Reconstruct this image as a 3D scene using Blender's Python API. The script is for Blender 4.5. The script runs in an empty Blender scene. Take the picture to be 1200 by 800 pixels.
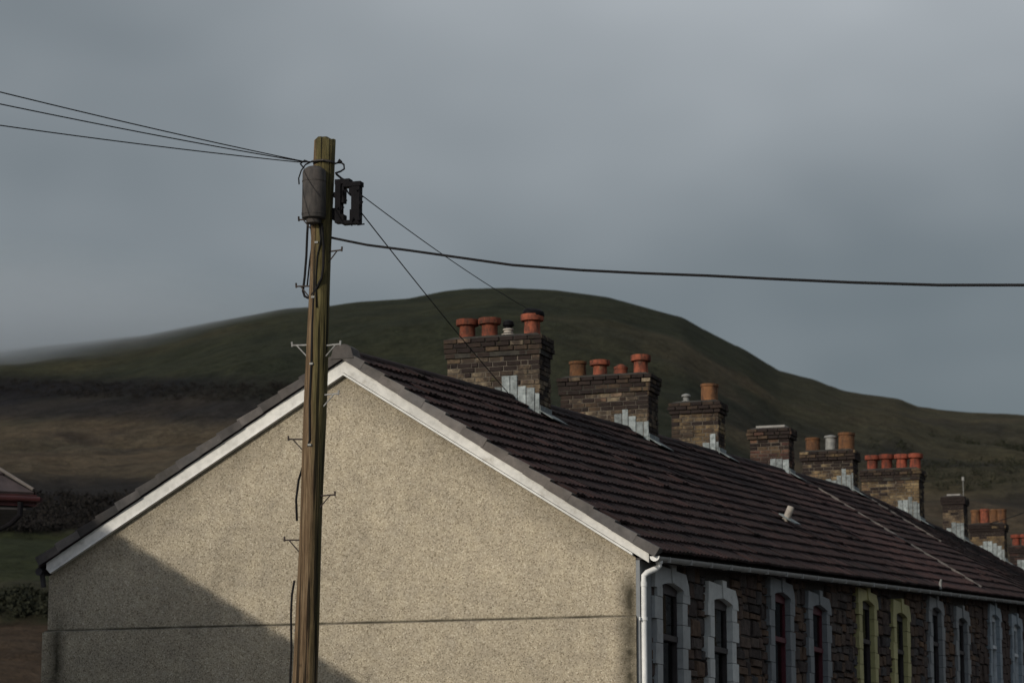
import bpy, bmesh, math, random
import numpy as np
from mathutils import Vector, Matrix, Quaternion

rnd = random.Random(11)
SC = bpy.context.scene
COL = SC.collection

# ------------------------------------------------------------------ camera
Z0 = 4.77                                   # eaves of the end house above the camera's ground
F_PX, YAW, PITCH = 3208.4, 0.3339, 0.1755
CAM = Vector((13.459, -31.848, -3.233 + Z0))
FWD = Vector((-math.sin(YAW) * math.cos(PITCH), math.cos(YAW) * math.cos(PITCH), math.sin(PITCH)))
RGT = Vector((math.cos(YAW), math.sin(YAW), 0))
UPV = RGT.cross(FWD)
cd = bpy.data.cameras.new('camera')
cam = bpy.data.objects.new('camera', cd)
COL.objects.link(cam)
cam.matrix_world = Matrix(((RGT.x, UPV.x, -FWD.x, CAM.x), (RGT.y, UPV.y, -FWD.y, CAM.y),
                           (RGT.z, UPV.z, -FWD.z, CAM.z), (0, 0, 0, 1)))
cd.sensor_width = 36
cd.sensor_fit = 'HORIZONTAL'
cd.lens = 36 * F_PX / 1200
cd.clip_start = 0.5
cd.clip_end = 20000
cd.dof.use_dof = True
cd.dof.focus_distance = 30.5
cd.dof.aperture_fstop = 4.0
SC.camera = cam

# ------------------------------------------------------------------ sky, sun, exposure
SUN_AB, SUN_K = 0.40, 0.405                  # towards the sun: (-AB, -1, K)
S_DIR = Vector((-SUN_AB, -1, SUN_K)).normalized()
SUN_EL = math.asin(S_DIR.z)
SUN_AZ = math.atan2(S_DIR.x, S_DIR.y)
w = bpy.data.worlds.new('World')
SC.world = w
w.use_nodes = True
nt = w.node_tree
nt.nodes.clear()


def nn(tree, typ, **kw):
    n = tree.nodes.new(typ)
    for k, v in kw.items():
        if k.startswith('i_'):
            key = k[2:]
            key = int(key) if key.isdigit() else key.replace('_', ' ')
            n.inputs[key].default_value = v
        else:
            setattr(n, k, v)
    return n


out = nn(nt, 'ShaderNodeOutputWorld')
bg = nn(nt, 'ShaderNodeBackground')
SKY_STR = 0.1
bg.inputs['Strength'].default_value = SKY_STR
sky = nn(nt, 'ShaderNodeTexSky', sky_type='NISHITA', sun_disc=False)
sky.sun_elevation = SUN_EL
sky.sun_rotation = SUN_AZ
tc = nn(nt, 'ShaderNodeTexCoord')
mp = nn(nt, 'ShaderNodeMapping')
mp.inputs['Scale'].default_value = (1, 1, 1.8)
mp.inputs['Location'].default_value = (0.66, 4.52, -1.35)
n1 = nn(nt, 'ShaderNodeTexNoise')
n1.inputs['Scale'].default_value = 2.2
n1.inputs['Detail'].default_value = 4
n1.inputs['Roughness'].default_value = 0.5
# overcast: darker towards the horizon, paler overhead, mottled by the cloud's own thickness
sz = nn(nt, 'ShaderNodeSeparateXYZ')
zc_ = nn(nt, 'ShaderNodeClamp', i_Min=0.10, i_Max=0.36)
m1 = nn(nt, 'ShaderNodeMath', operation='MULTIPLY_ADD', i_1=1.15, i_2=0.192 - 1.15 * 0.17 - 0.68 * 0.5)
m2 = nn(nt, 'ShaderNodeMath', operation='MULTIPLY_ADD', i_1=0.68)
rp = nn(nt, 'ShaderNodeValToRGB')
cr = rp.color_ramp
cr.elements[0].position = 0.10
cr.elements[0].color = (0.074 / SKY_STR, 0.094 / SKY_STR, 0.104 / SKY_STR, 1)
cr.elements[1].position = 0.42
cr.elements[1].color = (0.395 / SKY_STR, 0.420 / SKY_STR, 0.440 / SKY_STR, 1)
mx = nn(nt, 'ShaderNodeMix', data_type='RGBA')
L = nt.links.new
# broken cover: thick to the north; gap at the sun widened to fill shade
dt = nn(nt, 'ShaderNodeVectorMath', operation='DOT_PRODUCT')
dt.inputs[1].default_value = S_DIR
n2 = nn(nt, 'ShaderNodeTexNoise')
n2.inputs['Scale'].default_value = 2.6
n2.inputs['Detail'].default_value = 5
ad = nn(nt, 'ShaderNodeMath', operation='MULTIPLY_ADD')
ad.inputs[1].default_value = 0.5
ad.inputs[2].default_value = -0.25
ad2 = nn(nt, 'ShaderNodeMath', operation='ADD')
mr = nn(nt, 'ShaderNodeMapRange', interpolation_type='SMOOTHSTEP')
mr.inputs['From Min'].default_value = 0.05
mr.inputs['From Max'].default_value = 0.85
mr.inputs['To Min'].default_value = 0.92
mr.inputs['To Max'].default_value = 0.15
L(tc.outputs['Generated'], dt.inputs[0])
L(mp.outputs[0], n2.inputs['Vector'])
L(n2.outputs['Fac'], ad.inputs[0])
L(ad.outputs[0], ad2.inputs[0])
L(dt.outputs['Value'], ad2.inputs[1])
L(ad2.outputs[0], mr.inputs['Value'])
L(mr.outputs[0], mx.inputs[0])
L(tc.outputs['Generated'], mp.inputs[0])
L(mp.outputs[0], n1.inputs['Vector'])
L(tc.outputs['Generated'], sz.inputs[0])
L(sz.outputs[2], zc_.inputs['Value'])
L(zc_.outputs[0], m1.inputs[0])
L(n1.outputs['Fac'], m2.inputs[0])
L(m1.outputs[0], m2.inputs[2])
L(m2.outputs[0], rp.inputs[0])
L(sky.outputs[0], mx.inputs[6])
L(rp.outputs[0], mx.inputs[7])
L(mx.outputs[2], bg.inputs['Color'])
L(bg.outputs[0], out.inputs['Surface'])

sl = bpy.data.lights.new('sun', 'SUN')
sl.energy = 2.15
sl.angle = math.radians(0.7)
sl.color = (1.0, 0.935, 0.83)
sun = bpy.data.objects.new('sun', sl)
sun.rotation_mode = 'QUATERNION'
sun.rotation_quaternion = S_DIR.to_track_quat('Z', 'Y')
COL.objects.link(sun)
SC.view_settings.view_transform = 'Standard'
SC.view_settings.look = 'None'
SC.view_settings.exposure = 0.12
SC.view_settings.gamma = 1.0
SC.cycles.use_denoising = True
SC.cycles.denoising_input_passes = 'RGB_ALBEDO_NORMAL'
SC.cycles.denoising_prefilter = 'ACCURATE'
SC.cycles.max_bounces = 6
SC.cycles.volume_bounces = 2
SC.cycles.volume_max_steps = 96


# ------------------------------------------------------------------ helpers
def at_y(px, py, y):
    """where the sight line of a photograph pixel meets the plane y"""
    d = FWD + RGT * ((px - 600) / F_PX) - UPV * ((py - 400) / F_PX)
    return CAM + d * ((y - CAM.y) / d.y)


def at_x(px, py, x):
    d = FWD + RGT * ((px - 600) / F_PX) - UPV * ((py - 400) / F_PX)
    return CAM + d * ((x - CAM.x) / d.x)


def at_plane(px, py, n, p):
    d = FWD + RGT * ((px - 600) / F_PX) - UPV * ((py - 400) / F_PX)
    n = Vector(n)
    return CAM + d * (n.dot(Vector(p) - CAM) / n.dot(d))


class MB:
    """collects boxes, prisms, tubes and lathes into one mesh"""

    def __init__(self):
        self.v, self.f, self.m = [], [], []

    def add(self, vs, fs, mi=0):
        o = len(self.v)
        self.v += [tuple(p) for p in vs]
        self.f += [tuple(i + o for i in q) for q in fs]
        self.m += [mi] * len(fs)
        return self

    def box(self, x0, x1, y0, y1, z0, z1, mi=0, sh=0.0):
        vs = [(x, y, z + sh * y) for z in (z0, z1) for y in (y0, y1) for x in (x0, x1)]
        return self.add(vs, [(0, 2, 3, 1), (4, 5, 7, 6), (0, 1, 5, 4), (2, 6, 7, 3), (0, 4, 6, 2), (1, 3, 7, 5)], mi)

    def prism(self, poly, axis, a, b, mi=0, sh=0.0):
        """poly: points in the other two axes (counter-clockwise), pushed from a to b along axis"""
        def P(p, t):
            if axis == 'y':
                return (p[0], t, p[1] + sh * t)
            if axis == 'x':
                return (t, p[0], p[1] + sh * p[0])
            return (p[0], p[1], t)
        n = len(poly)
        vs = [P(p, a) for p in poly] + [P(p, b) for p in poly]
        fs = [tuple(range(n)), tuple(range(2 * n - 1, n - 1, -1))]
        fs += [(i, i + n, (i + 1) % n + n, (i + 1) % n) for i in range(n)]
        return self.add(vs, fs, mi)

    def tube(self, pts, r, seg=6, mi=0, caps=True):
        pts = [Vector(p) for p in pts]
        rs = r if isinstance(r, (list, tuple)) else [r] * len(pts)
        base = len(self.v)
        t0 = (pts[1] - pts[0]).normalized()
        ref = Vector((0, 0, 1)) if abs(t0.z) < 0.9 else Vector((1, 0, 0))
        u = t0.cross(ref).normalized()
        vs, fs = [], []
        for i, p in enumerate(pts):
            t = (pts[min(i + 1, len(pts) - 1)] - pts[max(i - 1, 0)]).normalized()
            u = (u - t * u.dot(t)).normalized()
            vv = t.cross(u)
            for k in range(seg):
                a = 2 * math.pi * k / seg
                vs.append(p + (u * math.cos(a) + vv * math.sin(a)) * rs[i])
        for i in range(len(pts) - 1):
            for k in range(seg):
                a, b = i * seg + k, i * seg + (k + 1) % seg
                fs.append((a, b, b + seg, a + seg))
        if caps:
            fs.append(tuple(range(seg - 1, -1, -1)))
            fs.append(tuple(range((len(pts) - 1) * seg, len(pts) * seg)))
        return self.add(vs, fs, mi)

    def lathe(self, prof, c=(0, 0, 0), seg=16, mi=0):
        vs, fs = [], []
        for (r, z) in prof:
            for k in range(seg):
                a = 2 * math.pi * k / seg
                vs.append((c[0] + r * math.cos(a), c[1] + r * math.sin(a), c[2] + z))
        for i in range(len(prof) - 1):
            for k in range(seg):
                a, b = i * seg + k, i * seg + (k + 1) % seg
                fs.append((a, b, b + seg, a + seg))
        fs.append(tuple(range((len(prof) - 1) * seg, len(prof) * seg)))
        return self.add(vs, fs, mi)

    def mesh(self, name, mats, smooth=False):
        me = bpy.data.meshes.new(name)
        me.from_pydata(self.v, [], self.f)
        for m in (mats if isinstance(mats, (list, tuple)) else [mats]):
            me.materials.append(m)
        if any(self.m):
            me.polygons.foreach_set('material_index', self.m)
        if smooth:
            me.polygons.foreach_set('use_smooth', [True] * len(me.polygons))
        me.update()
        return me

    def build(self, name, mats, parent=None, loc=(0, 0, 0), smooth=False):
        return inst(name, self.mesh(name, mats, smooth), parent, loc)


def inst(name, me, parent=None, loc=(0, 0, 0), rot=None, scale=None):
    o = bpy.data.objects.new(name, me)
    COL.objects.link(o)
    o.parent = parent
    o.location = loc
    if rot:
        o.rotation_euler = rot
    if scale:
        o.scale = scale
    return o


def empty(name, loc, parent=None):
    o = bpy.data.objects.new(name, None)
    o.empty_display_size = 0.3
    COL.objects.link(o)
    o.location = loc
    o.parent = parent
    return o


def tag(o, label=None, cat=None, group=None, kind=None):
    if label:
        o['label'] = label
    if cat:
        o['category'] = cat
    if group:
        o['group'] = group
    if kind:
        o['kind'] = kind
    return o


def shade_auto(o, ang=40):
    for p in o.data.polygons:
        p.use_smooth = True
    try:
        o.data.set_sharp_from_angle(angle=math.radians(ang))
    except Exception:
        pass
    return o


# ------------------------------------------------------------------ materials
def base_mat(name, rough=0.85, spec=0.3):
    m = bpy.data.materials.new(name)
    m.use_nodes = True
    t = m.node_tree
    b = t.nodes['Principled BSDF']
    b.inputs['Roughness'].default_value = rough
    b.inputs['Specular IOR Level'].default_value = spec
    return m, t, b


def noise(t, scale, detail=4, rough=0.55, vec=None, stretch=None):
    n = nn(t, 'ShaderNodeTexNoise')
    n.inputs['Scale'].default_value = scale
    n.inputs['Detail'].default_value = detail
    n.inputs['Roughness'].default_value = rough
    if vec is None:
        vec = nn(t, 'ShaderNodeNewGeometry').outputs['Position']
    if stretch:
        mpn = nn(t, 'ShaderNodeMapping')
        mpn.inputs['Scale'].default_value = stretch
        t.links.new(vec, mpn.inputs[0])
        vec = mpn.outputs[0]
    t.links.new(vec, n.inputs['Vector'])
    return n.outputs['Fac']


def ramp(t, fac, stops):
    r = nn(t, 'ShaderNodeValToRGB')
    e = r.color_ramp.elements
    while len(e) < len(stops):
        e.new(0.5)
    for el, (p, c) in zip(e, stops):
        el.position = p
        el.color = (*c, 1) if len(c) == 3 else c
    t.links.new(fac, r.inputs[0])
    return r.outputs[0]


def mix(t, fac, a, b, blend='MIX'):
    n = nn(t, 'ShaderNodeMix', data_type='RGBA', blend_type=blend)
    for s, i in ((fac, 0), (a, 6), (b, 7)):
        if isinstance(s, (int, float)):
            n.inputs[i].default_value = s
        elif isinstance(s, tuple):
            n.inputs[i].default_value = (*s, 1)
        else:
            t.links.new(s, n.inputs[i])
    return n.outputs[2]


def math_(t, op, a, b=0.0, clamp=False):
    n = nn(t, 'ShaderNodeMath', operation=op, use_clamp=clamp)
    for s, i in ((a, 0), (b, 1)):
        if isinstance(s, (int, float)):
            n.inputs[i].default_value = s
        else:
            t.links.new(s, n.inputs[i])
    return n.outputs[0]


def bump(t, b, h, strength=0.4, dist=0.02):
    n = nn(t, 'ShaderNodeBump')
    n.inputs['Strength'].default_value = strength
    n.inputs['Distance'].default_value = dist
    t.links.new(h, n.inputs['Height'])
    t.links.new(n.outputs[0], b.inputs['Normal'])


def obj_random(t):
    return nn(t, 'ShaderNodeObjectInfo').outputs['Random']


G3 = lambda v: (v, v, v)


def simple(name, c1, c2=None, scale=6, rough=0.85, spec=0.3, rand=0.0, bmp=0.0, stretch=None, metal=0.0):
    """two tones of one colour mottled by noise, a little different on every object"""
    m, t, b = base_mat(name, rough, spec)
    c2 = c2 or tuple(v * 0.65 for v in c1)
    f = noise(t, scale, 5, 0.6, stretch=stretch)
    col = ramp(t, f, [(0.33, c2), (0.67, c1)])
    if rand:
        col = mix(t, 1.0, col, ramp(t, obj_random(t), [(0, G3(1 - rand)), (1, G3(1 + rand))]), 'MULTIPLY')
    t.links.new(col, b.inputs['Base Color'])
    b.inputs['Metallic'].default_value = metal
    if bmp:
        bump(t, b, f, bmp)
    return m


M = {}
SLX = (at_y(381, 160, -7).x - at_y(357, 800, -7).x) / (at_y(381, 160, -7).z - at_y(357, 800, -7).z)


def mat_pebble():
    m, t, b = base_mat('pebbledash', 0.95, 0.15)
    geo = nn(t, 'ShaderNodeNewGeometry').outputs['Position']
    vo = nn(t, 'ShaderNodeTexVoronoi')
    vo.inputs['Scale'].default_value = 66
    t.links.new(geo, vo.inputs['Vector'])
    peb = ramp(t, vo.outputs['Color'], [(0.05, (0.20, 0.165, 0.112)), (0.35, (0.365, 0.315, 0.230)), (0.75, (0.465, 0.405, 0.302)), (1, (0.62, 0.555, 0.43))])
    big = ramp(t, noise(t, 0.55, 6, 0.62), [(0.3, G3(0.87)), (0.7, G3(1.08))])
    col = mix(t, 1.0, peb, big, 'MULTIPLY')
    med = ramp(t, noise(t, 4.0, 4, 0.6), [(0.3, (0.86, 0.86, 0.88)), (0.7, (1.08, 1.07, 1.05))])
    col = mix(t, 1.0, col, med, 'MULTIPLY')
    # rain streaks
    st = ramp(t, noise(t, 1.0, 4, 0.6, stretch=(5, 1, 0.35)), [(0.35, G3(0.94)), (0.6, G3(1.0))])
    col = mix(t, 1.0, col, st, 'MULTIPLY')
    # algae stains at the two corners and along the ledge
    sx = nn(t, 'ShaderNodeSeparateXYZ')
    t.links.new(geo, sx.inputs[0])
    wob = noise(t, 3.5, 5, 0.7)

    def band(v, c, wd):
        d = math_(t, 'ABSOLUTE', math_(t, 'SUBTRACT', v, c))
        return math_(t, 'SUBTRACT', 1.0, math_(t, 'DIVIDE', d, wd), True)
    def below(v, c, wd):
        return math_(t, 'DIVIDE', math_(t, 'SUBTRACT', c, v), wd, True)
    right = math_(t, 'MULTIPLY', band(sx.outputs[0], 3.93, 0.22), below(sx.outputs[2], Z0 - 0.05, 0.35))
    left = math_(t, 'MULTIPLY', band(sx.outputs[0], -3.83, 0.17), below(sx.outputs[2], Z0 - 0.25, 0.5))
    edge = band(sx.outputs[2], Z0 - 0.712, 0.028)
    a = math_(t, 'MAXIMUM', math_(t, 'MAXIMUM', right, left), math_(t, 'MULTIPLY', edge, 1.15))
    # darker just under the sloping boards
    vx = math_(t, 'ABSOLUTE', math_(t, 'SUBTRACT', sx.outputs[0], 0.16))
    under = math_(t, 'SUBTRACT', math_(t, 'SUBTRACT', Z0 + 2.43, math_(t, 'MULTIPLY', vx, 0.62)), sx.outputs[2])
    under_boards = math_(t, 'MULTIPLY', math_(t, 'SUBTRACT', 1.0, math_(t, 'DIVIDE', under, 0.5), True), 0.42)
    blot = math_(t, 'MULTIPLY', ramp(t, noise(t, 0.9, 6, 0.7), [(0.56, G3(0)), (0.72, G3(1))]), 0.30)
    a = math_(t, 'MAXIMUM', a, math_(t, 'MAXIMUM', under_boards, blot))
    a = math_(t, 'MULTIPLY', a, math_(t, 'MULTIPLY', wob, 1.75), True)
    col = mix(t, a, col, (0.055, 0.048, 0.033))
    t.links.new(col, b.inputs['Base Color'])
    h = math_(t, 'ADD', vo.outputs['Distance'], noise(t, 60, 3))
    bump(t, b, h, 0.4, 0.010)
    return m


def mat_tile(name, c0, c1, c2):
    m, t, b = base_mat(name, 0.85, 0.2)
    f = noise(t, 5, 6, 0.65)
    col = ramp(t, f, [(0.3, c0), (0.62, c1), (0.85, c2)])
    col = mix(t, 1.0, col, ramp(t, obj_random(t), [(0, G3(0.55)), (0.12, G3(0.85)), (0.7, G3(1.08)), (0.93, G3(1.3)), (1, G3(1.9))]), 'MULTIPLY')
    col = mix(t, 1.0, col, ramp(t, noise(t, 0.45, 5, 0.65), [(0.32, (0.70, 0.74, 0.80)), (0.68, (1.35, 1.22, 1.15))]), 'MULTIPLY')
    moss = ramp(t, noise(t, 1.7, 6, 0.72), [(0.58, G3(0)), (0.70, G3(1))])
    col = mix(t, math_(t, 'MULTIPLY', moss, 0.5), col, (0.034, 0.033, 0.020))
    lich = ramp(t, noise(t, 19, 3, 0.6), [(0.69, G3(0)), (0.76, G3(1))])
    col = mix(t, math_(t, 'MULTIPLY', lich, 0.45), col, (0.21, 0.20, 0.175))
    t.links.new(col, b.inputs['Base Color'])
    bump(t, b, noise(t, 60, 4), 0.3, 0.01)
    return m


def mat_brick(name, stops, soot):
    m, t, b = base_mat(name, 0.93, 0.15)
    col = ramp(t, obj_random(t), stops)
    col = mix(t, 1.0, col, ramp(t, noise(t, 14, 5, 0.65), [(0.3, G3(0.62)), (0.7, G3(1.2))]), 'MULTIPLY')
    s = ramp(t, noise(t, 2.6, 6, 0.75), [(0.5 - soot, G3(1)), (0.66 - soot * 0.6, G3(0))])
    col = mix(t, math_(t, 'MULTIPLY', s, 0.88), col, (0.028, 0.021, 0.019))
    ms = ramp(t, noise(t, 5.5, 5, 0.7), [(0.60, G3(0)), (0.70, G3(1))])
    col = mix(t, math_(t, 'MULTIPLY', ms, 0.45), col, (0.06, 0.058, 0.025))
    t.links.new(col, b.inputs['Base Color'])
    bump(t, b, noise(t, 55, 4), 0.5, 0.01)
    return m


def mat_stone():
    m, t, b = base_mat('pennant_stone', 0.95, 0.12)
    col = ramp(t, obj_random(t), [(0, (0.05, 0.042, 0.04)), (0.3, (0.085, 0.06, 0.05)), (0.6, (0.115, 0.075, 0.052)), (0.85, (0.075, 0.07, 0.07)), (1, (0.15, 0.09, 0.055))])
    col = mix(t, 1.0, col, ramp(t, noise(t, 9, 6, 0.65), [(0.3, G3(0.55)), (0.7, G3(1.35))]), 'MULTIPLY')
    t.links.new(col, b.inputs['Base Color'])
    bump(t, b, noise(t, 22, 5, 0.7), 0.8, 0.03)
    return m


def mat_wood():
    m, t, b = base_mat('weathered_pole_wood', 0.9, 0.2)
    tcn = nn(t, 'ShaderNodeTexCoord').outputs['Object']
    g = noise(t, 1.0, 7, 0.7, vec=tcn, stretch=(46, 46, 2.2))
    g2 = noise(t, 1.0, 4, 0.6, vec=tcn, stretch=(11, 11, 0.5))
    brown = ramp(t, g, [(0.3, (0.035, 0.022, 0.012)), (0.5, (0.125, 0.082, 0.046)), (0.72, (0.24, 0.175, 0.105))])
    green = ramp(t, g, [(0.3, (0.024, 0.020, 0.008)), (0.5, (0.088, 0.073, 0.030)), (0.72, (0.165, 0.14, 0.062))])
    sx = nn(t, 'ShaderNodeSeparateXYZ')
    t.links.new(tcn, sx.inputs[0])
    # algae grows on the side turned away from the weather
    side = math_(t, 'ADD', math_(t, 'MULTIPLY', math_(t, 'SUBTRACT', sx.outputs[0], math_(t, 'MULTIPLY', sx.outputs[2], SLX)), 5.5), math_(t, 'MULTIPLY', g2, 1.0))
    top = math_(t, 'MULTIPLY', math_(t, 'SUBTRACT', sx.outputs[2], 6.6), 0.18)
    fac = ramp(t, math_(t, 'ADD', side, top), [(0.30, G3(0)), (0.62, G3(1))])
    col = mix(t, fac, brown, green)
    crk = ramp(t, noise(t, 1.0, 3, 0.5, vec=tcn, stretch=(26, 26, 0.45)), [(0.38, G3(0.18)), (0.43, G3(1))])
    col = mix(t, 1.0, col, crk, 'MULTIPLY')
    kn = ramp(t, noise(t, 3.2, 3, 0.5, vec=tcn, stretch=(2.2, 2.2, 1)), [(0.27, G3(0.35)), (0.33, G3(1))])
    col = mix(t, 1.0, col, kn, 'MULTIPLY')
    t.links.new(col, b.inputs['Base Color'])
    bump(t, b, math_(t, 'MULTIPLY', g, crk), 0.8, 0.02)
    return m


def mat_paint(name, c, flake=(0.2, 0.19, 0.17), amt=0.5, rough=0.6):
    m, t, b = base_mat(name, rough, 0.35)
    f = noise(t, 7, 7, 0.72)
    col = ramp(t, f, [(0.25, flake), (0.25 + 0.16 * amt, tuple(v * 0.82 for v in c)), (0.6, c)])
    col = mix(t, 1.0, col, ramp(t, noise(t, 1.1, 4), [(0.3, G3(0.82)), (0.7, G3(1.05))]), 'MULTIPLY')
    t.links.new(col, b.inputs['Base Color'])
    bump(t, b, f, 0.25, 0.01)
    return m


def mat_glass():
    m, t, b = base_mat('window_glass', 0.05, 0.5)
    tr = nn(t, 'ShaderNodeBsdfTransparent')
    tr.inputs['Color'].default_value = (0.72, 0.75, 0.74, 1)
    gl = nn(t, 'ShaderNodeBsdfGlossy')
    gl.inputs['Roughness'].default_value = 0.04
    fr = nn(t, 'ShaderNodeFresnel')
    fr.inputs['IOR'].default_value = 1.45
    ms = nn(t, 'ShaderNodeMixShader')
    t.links.new(fr.outputs[0], ms.inputs[0])
    t.links.new(tr.outputs[0], ms.inputs[1])
    t.links.new(gl.outputs[0], ms.inputs[2])
    t.links.new(ms.outputs[0], t.nodes['Material Output'].inputs['Surface'])
    t.nodes.remove(b)
    return m


def mat_terrain():
    m, t, b = base_mat('moorland', 1.0, 0.05)
    at = nn(t, 'ShaderNodeAttribute', attribute_name='cover')
    f1 = ramp(t, noise(t, 0.09, 10, 0.74), [(0.3, G3(0.55)), (0.7, G3(1.45))])
    f3 = ramp(t, noise(t, 0.45, 6, 0.7), [(0.35, G3(0.72)), (0.65, G3(1.3))])
    f1 = mix(t, 1.0, f1, f3, 'MULTIPLY')
    f2 = ramp(t, noise(t, 0.022, 7, 0.62), [(0.32, (0.78, 0.82, 0.86)), (0.68, (1.26, 1.16, 1.05))])
    col = mix(t, 1.0, mix(t, 1.0, at.outputs['Color'], f1, 'MULTIPLY'), f2, 'MULTIPLY')
    t.links.new(col, b.inputs['Base Color'])
    bump(t, b, noise(t, 0.16, 8, 0.7), 0.7, 4.0)
    return m


def mat_leaf(name, c0, c1):
    m, t, b = base_mat(name, 0.9, 0.1)
    col = ramp(t, noise(t, 0.35, 5, 0.7), [(0.3, c0), (0.7, c1)])
    t.links.new(col, b.inputs['Base Color'])
    return m


M['pebble'] = mat_pebble()
M['tile'] = mat_tile('roof_tile', (0.016, 0.0090, 0.0085), (0.028, 0.0152, 0.0140), (0.048, 0.027, 0.024))
M['tile_dark'] = mat_tile('roof_tile_slate_tone', (0.020, 0.017, 0.018), (0.034, 0.028, 0.029), (0.07, 0.06, 0.06))
M['tile_grey'] = mat_tile('verge_tile', (0.085, 0.081, 0.076), (0.135, 0.129, 0.122), (0.21, 0.20, 0.185))
M['verge_dull'] = mat_tile('dull_verge_tile', (0.05, 0.048, 0.045), (0.085, 0.08, 0.075), (0.14, 0.13, 0.12))
M['brick_buff'] = mat_brick('buff_brick', [(0, (0.14, 0.10, 0.062)), (0.35, (0.205, 0.155, 0.10)), (0.7, (0.25, 0.20, 0.135)), (0.9, (0.17, 0.105, 0.07)), (1, (0.29, 0.24, 0.17))], 0.055)
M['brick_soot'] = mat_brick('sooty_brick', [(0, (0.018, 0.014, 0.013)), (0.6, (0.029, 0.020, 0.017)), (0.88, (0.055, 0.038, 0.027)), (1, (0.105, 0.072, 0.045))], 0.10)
M['brick_red'] = mat_brick('red_brick', [(0, (0.055, 0.028, 0.024)), (0.55, (0.08, 0.038, 0.031)), (1, (0.16, 0.095, 0.06))], 0.08)
M['brick_yellow'] = mat_brick('yellow_brick', [(0, (0.13, 0.09, 0.046)), (0.5, (0.22, 0.155, 0.085)), (0.85, (0.28, 0.215, 0.125)), (1, (0.15, 0.09, 0.055))], 0.08)
M['mortar'] = simple('mortar', (0.125, 0.105, 0.082), (0.05, 0.043, 0.036), 6)
M['sooty_mortar'] = simple('sooty_mortar', (0.05, 0.045, 0.035), (0.02, 0.018, 0.016), 9, bmp=0.6)
M['mortar_pale'] = simple('pale_mortar', (0.42, 0.38, 0.33), (0.24, 0.21, 0.18), 9, bmp=0.5)
M['stone'] = mat_stone()
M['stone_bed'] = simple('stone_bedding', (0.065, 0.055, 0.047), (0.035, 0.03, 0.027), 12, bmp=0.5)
M['white'] = mat_paint('white_gloss', (0.74, 0.73, 0.69), (0.34, 0.32, 0.28), 0.7)
M['white_worn'] = mat_paint('worn_white_board', (0.68, 0.665, 0.62), (0.36, 0.33, 0.28), 1.1)
M['upvc'] = mat_paint('white_plastic', (0.78, 0.78, 0.76), (0.5, 0.5, 0.48), 0.4, 0.4)
M['gutter'] = mat_paint('grey_gutter', (0.36, 0.35, 0.33), (0.16, 0.15, 0.14), 0.8)
M['fascia'] = simple('dark_fascia', (0.06, 0.055, 0.055), (0.03, 0.028, 0.028), 5)
M['grey_blue'] = mat_paint('blue_grey_masonry_paint', (0.37, 0.375, 0.37), (0.16, 0.163, 0.16), 0.7)
M['pale_grey'] = mat_paint('pale_grey_masonry_paint', (0.56, 0.565, 0.545), (0.28, 0.29, 0.29), 0.7)
M['slate_blue'] = mat_paint('slate_blue_masonry_paint', (0.20, 0.212, 0.22), (0.09, 0.095, 0.10), 0.7)
M['cream'] = mat_paint('yellow_masonry_paint', (0.45, 0.405, 0.185), (0.18, 0.16, 0.08), 0.7)
M['dim_grey'] = mat_paint('grey_masonry_paint', (0.25, 0.255, 0.255), (0.11, 0.11, 0.11), 0.8)
M['pale_blue'] = mat_paint('pale_blue_masonry_paint', (0.29, 0.33, 0.36), (0.13, 0.145, 0.16), 0.7)
M['frame_dark'] = simple('dark_window_frame', (0.045, 0.035, 0.035), (0.025, 0.02, 0.02), 5, 0.5)
M['frame_red'] = simple('burgundy_window_frame', (0.105, 0.017, 0.025), (0.06, 0.011, 0.016), 5, 0.5)
M['frame_white'] = simple('white_window_frame', (0.62, 0.64, 0.65), (0.4, 0.41, 0.42), 5, 0.5)
M['frame_brown'] = simple('brown_window_frame', (0.10, 0.055, 0.035), (0.05, 0.03, 0.02), 5, 0.5)
M['glass'] = mat_glass()
M['lead'] = simple('weathered_lead', (0.27, 0.30, 0.30), (0.105, 0.12, 0.12), 13, 0.7, rand=0.32, bmp=0.5)


def mat_clay(name, c0, c1):
    m, t, b = base_mat(name, 0.9, 0.15)
    col = ramp(t, noise(t, 9, 6, 0.7), [(0.3, c0), (0.65, c1)])
    col = mix(t, 1.0, col, ramp(t, obj_random(t), [(0, G3(0.7)), (1, G3(1.2))]), 'MULTIPLY')
    so = ramp(t, noise(t, 5, 6, 0.75, stretch=(1.6, 1.6, 0.6)), [(0.40, G3(1)), (0.54, G3(0))])
    col = mix(t, math_(t, 'MULTIPLY', so, 0.72), col, (0.038, 0.026, 0.022))
    li = ramp(t, noise(t, 16, 4, 0.7), [(0.62, G3(0)), (0.70, G3(1))])
    col = mix(t, math_(t, 'MULTIPLY', li, 0.45), col, (0.26, 0.22, 0.13))
    t.links.new(col, b.inputs['Base Color'])
    bump(t, b, noise(t, 30, 5), 0.35, 0.01)
    return m


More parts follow.
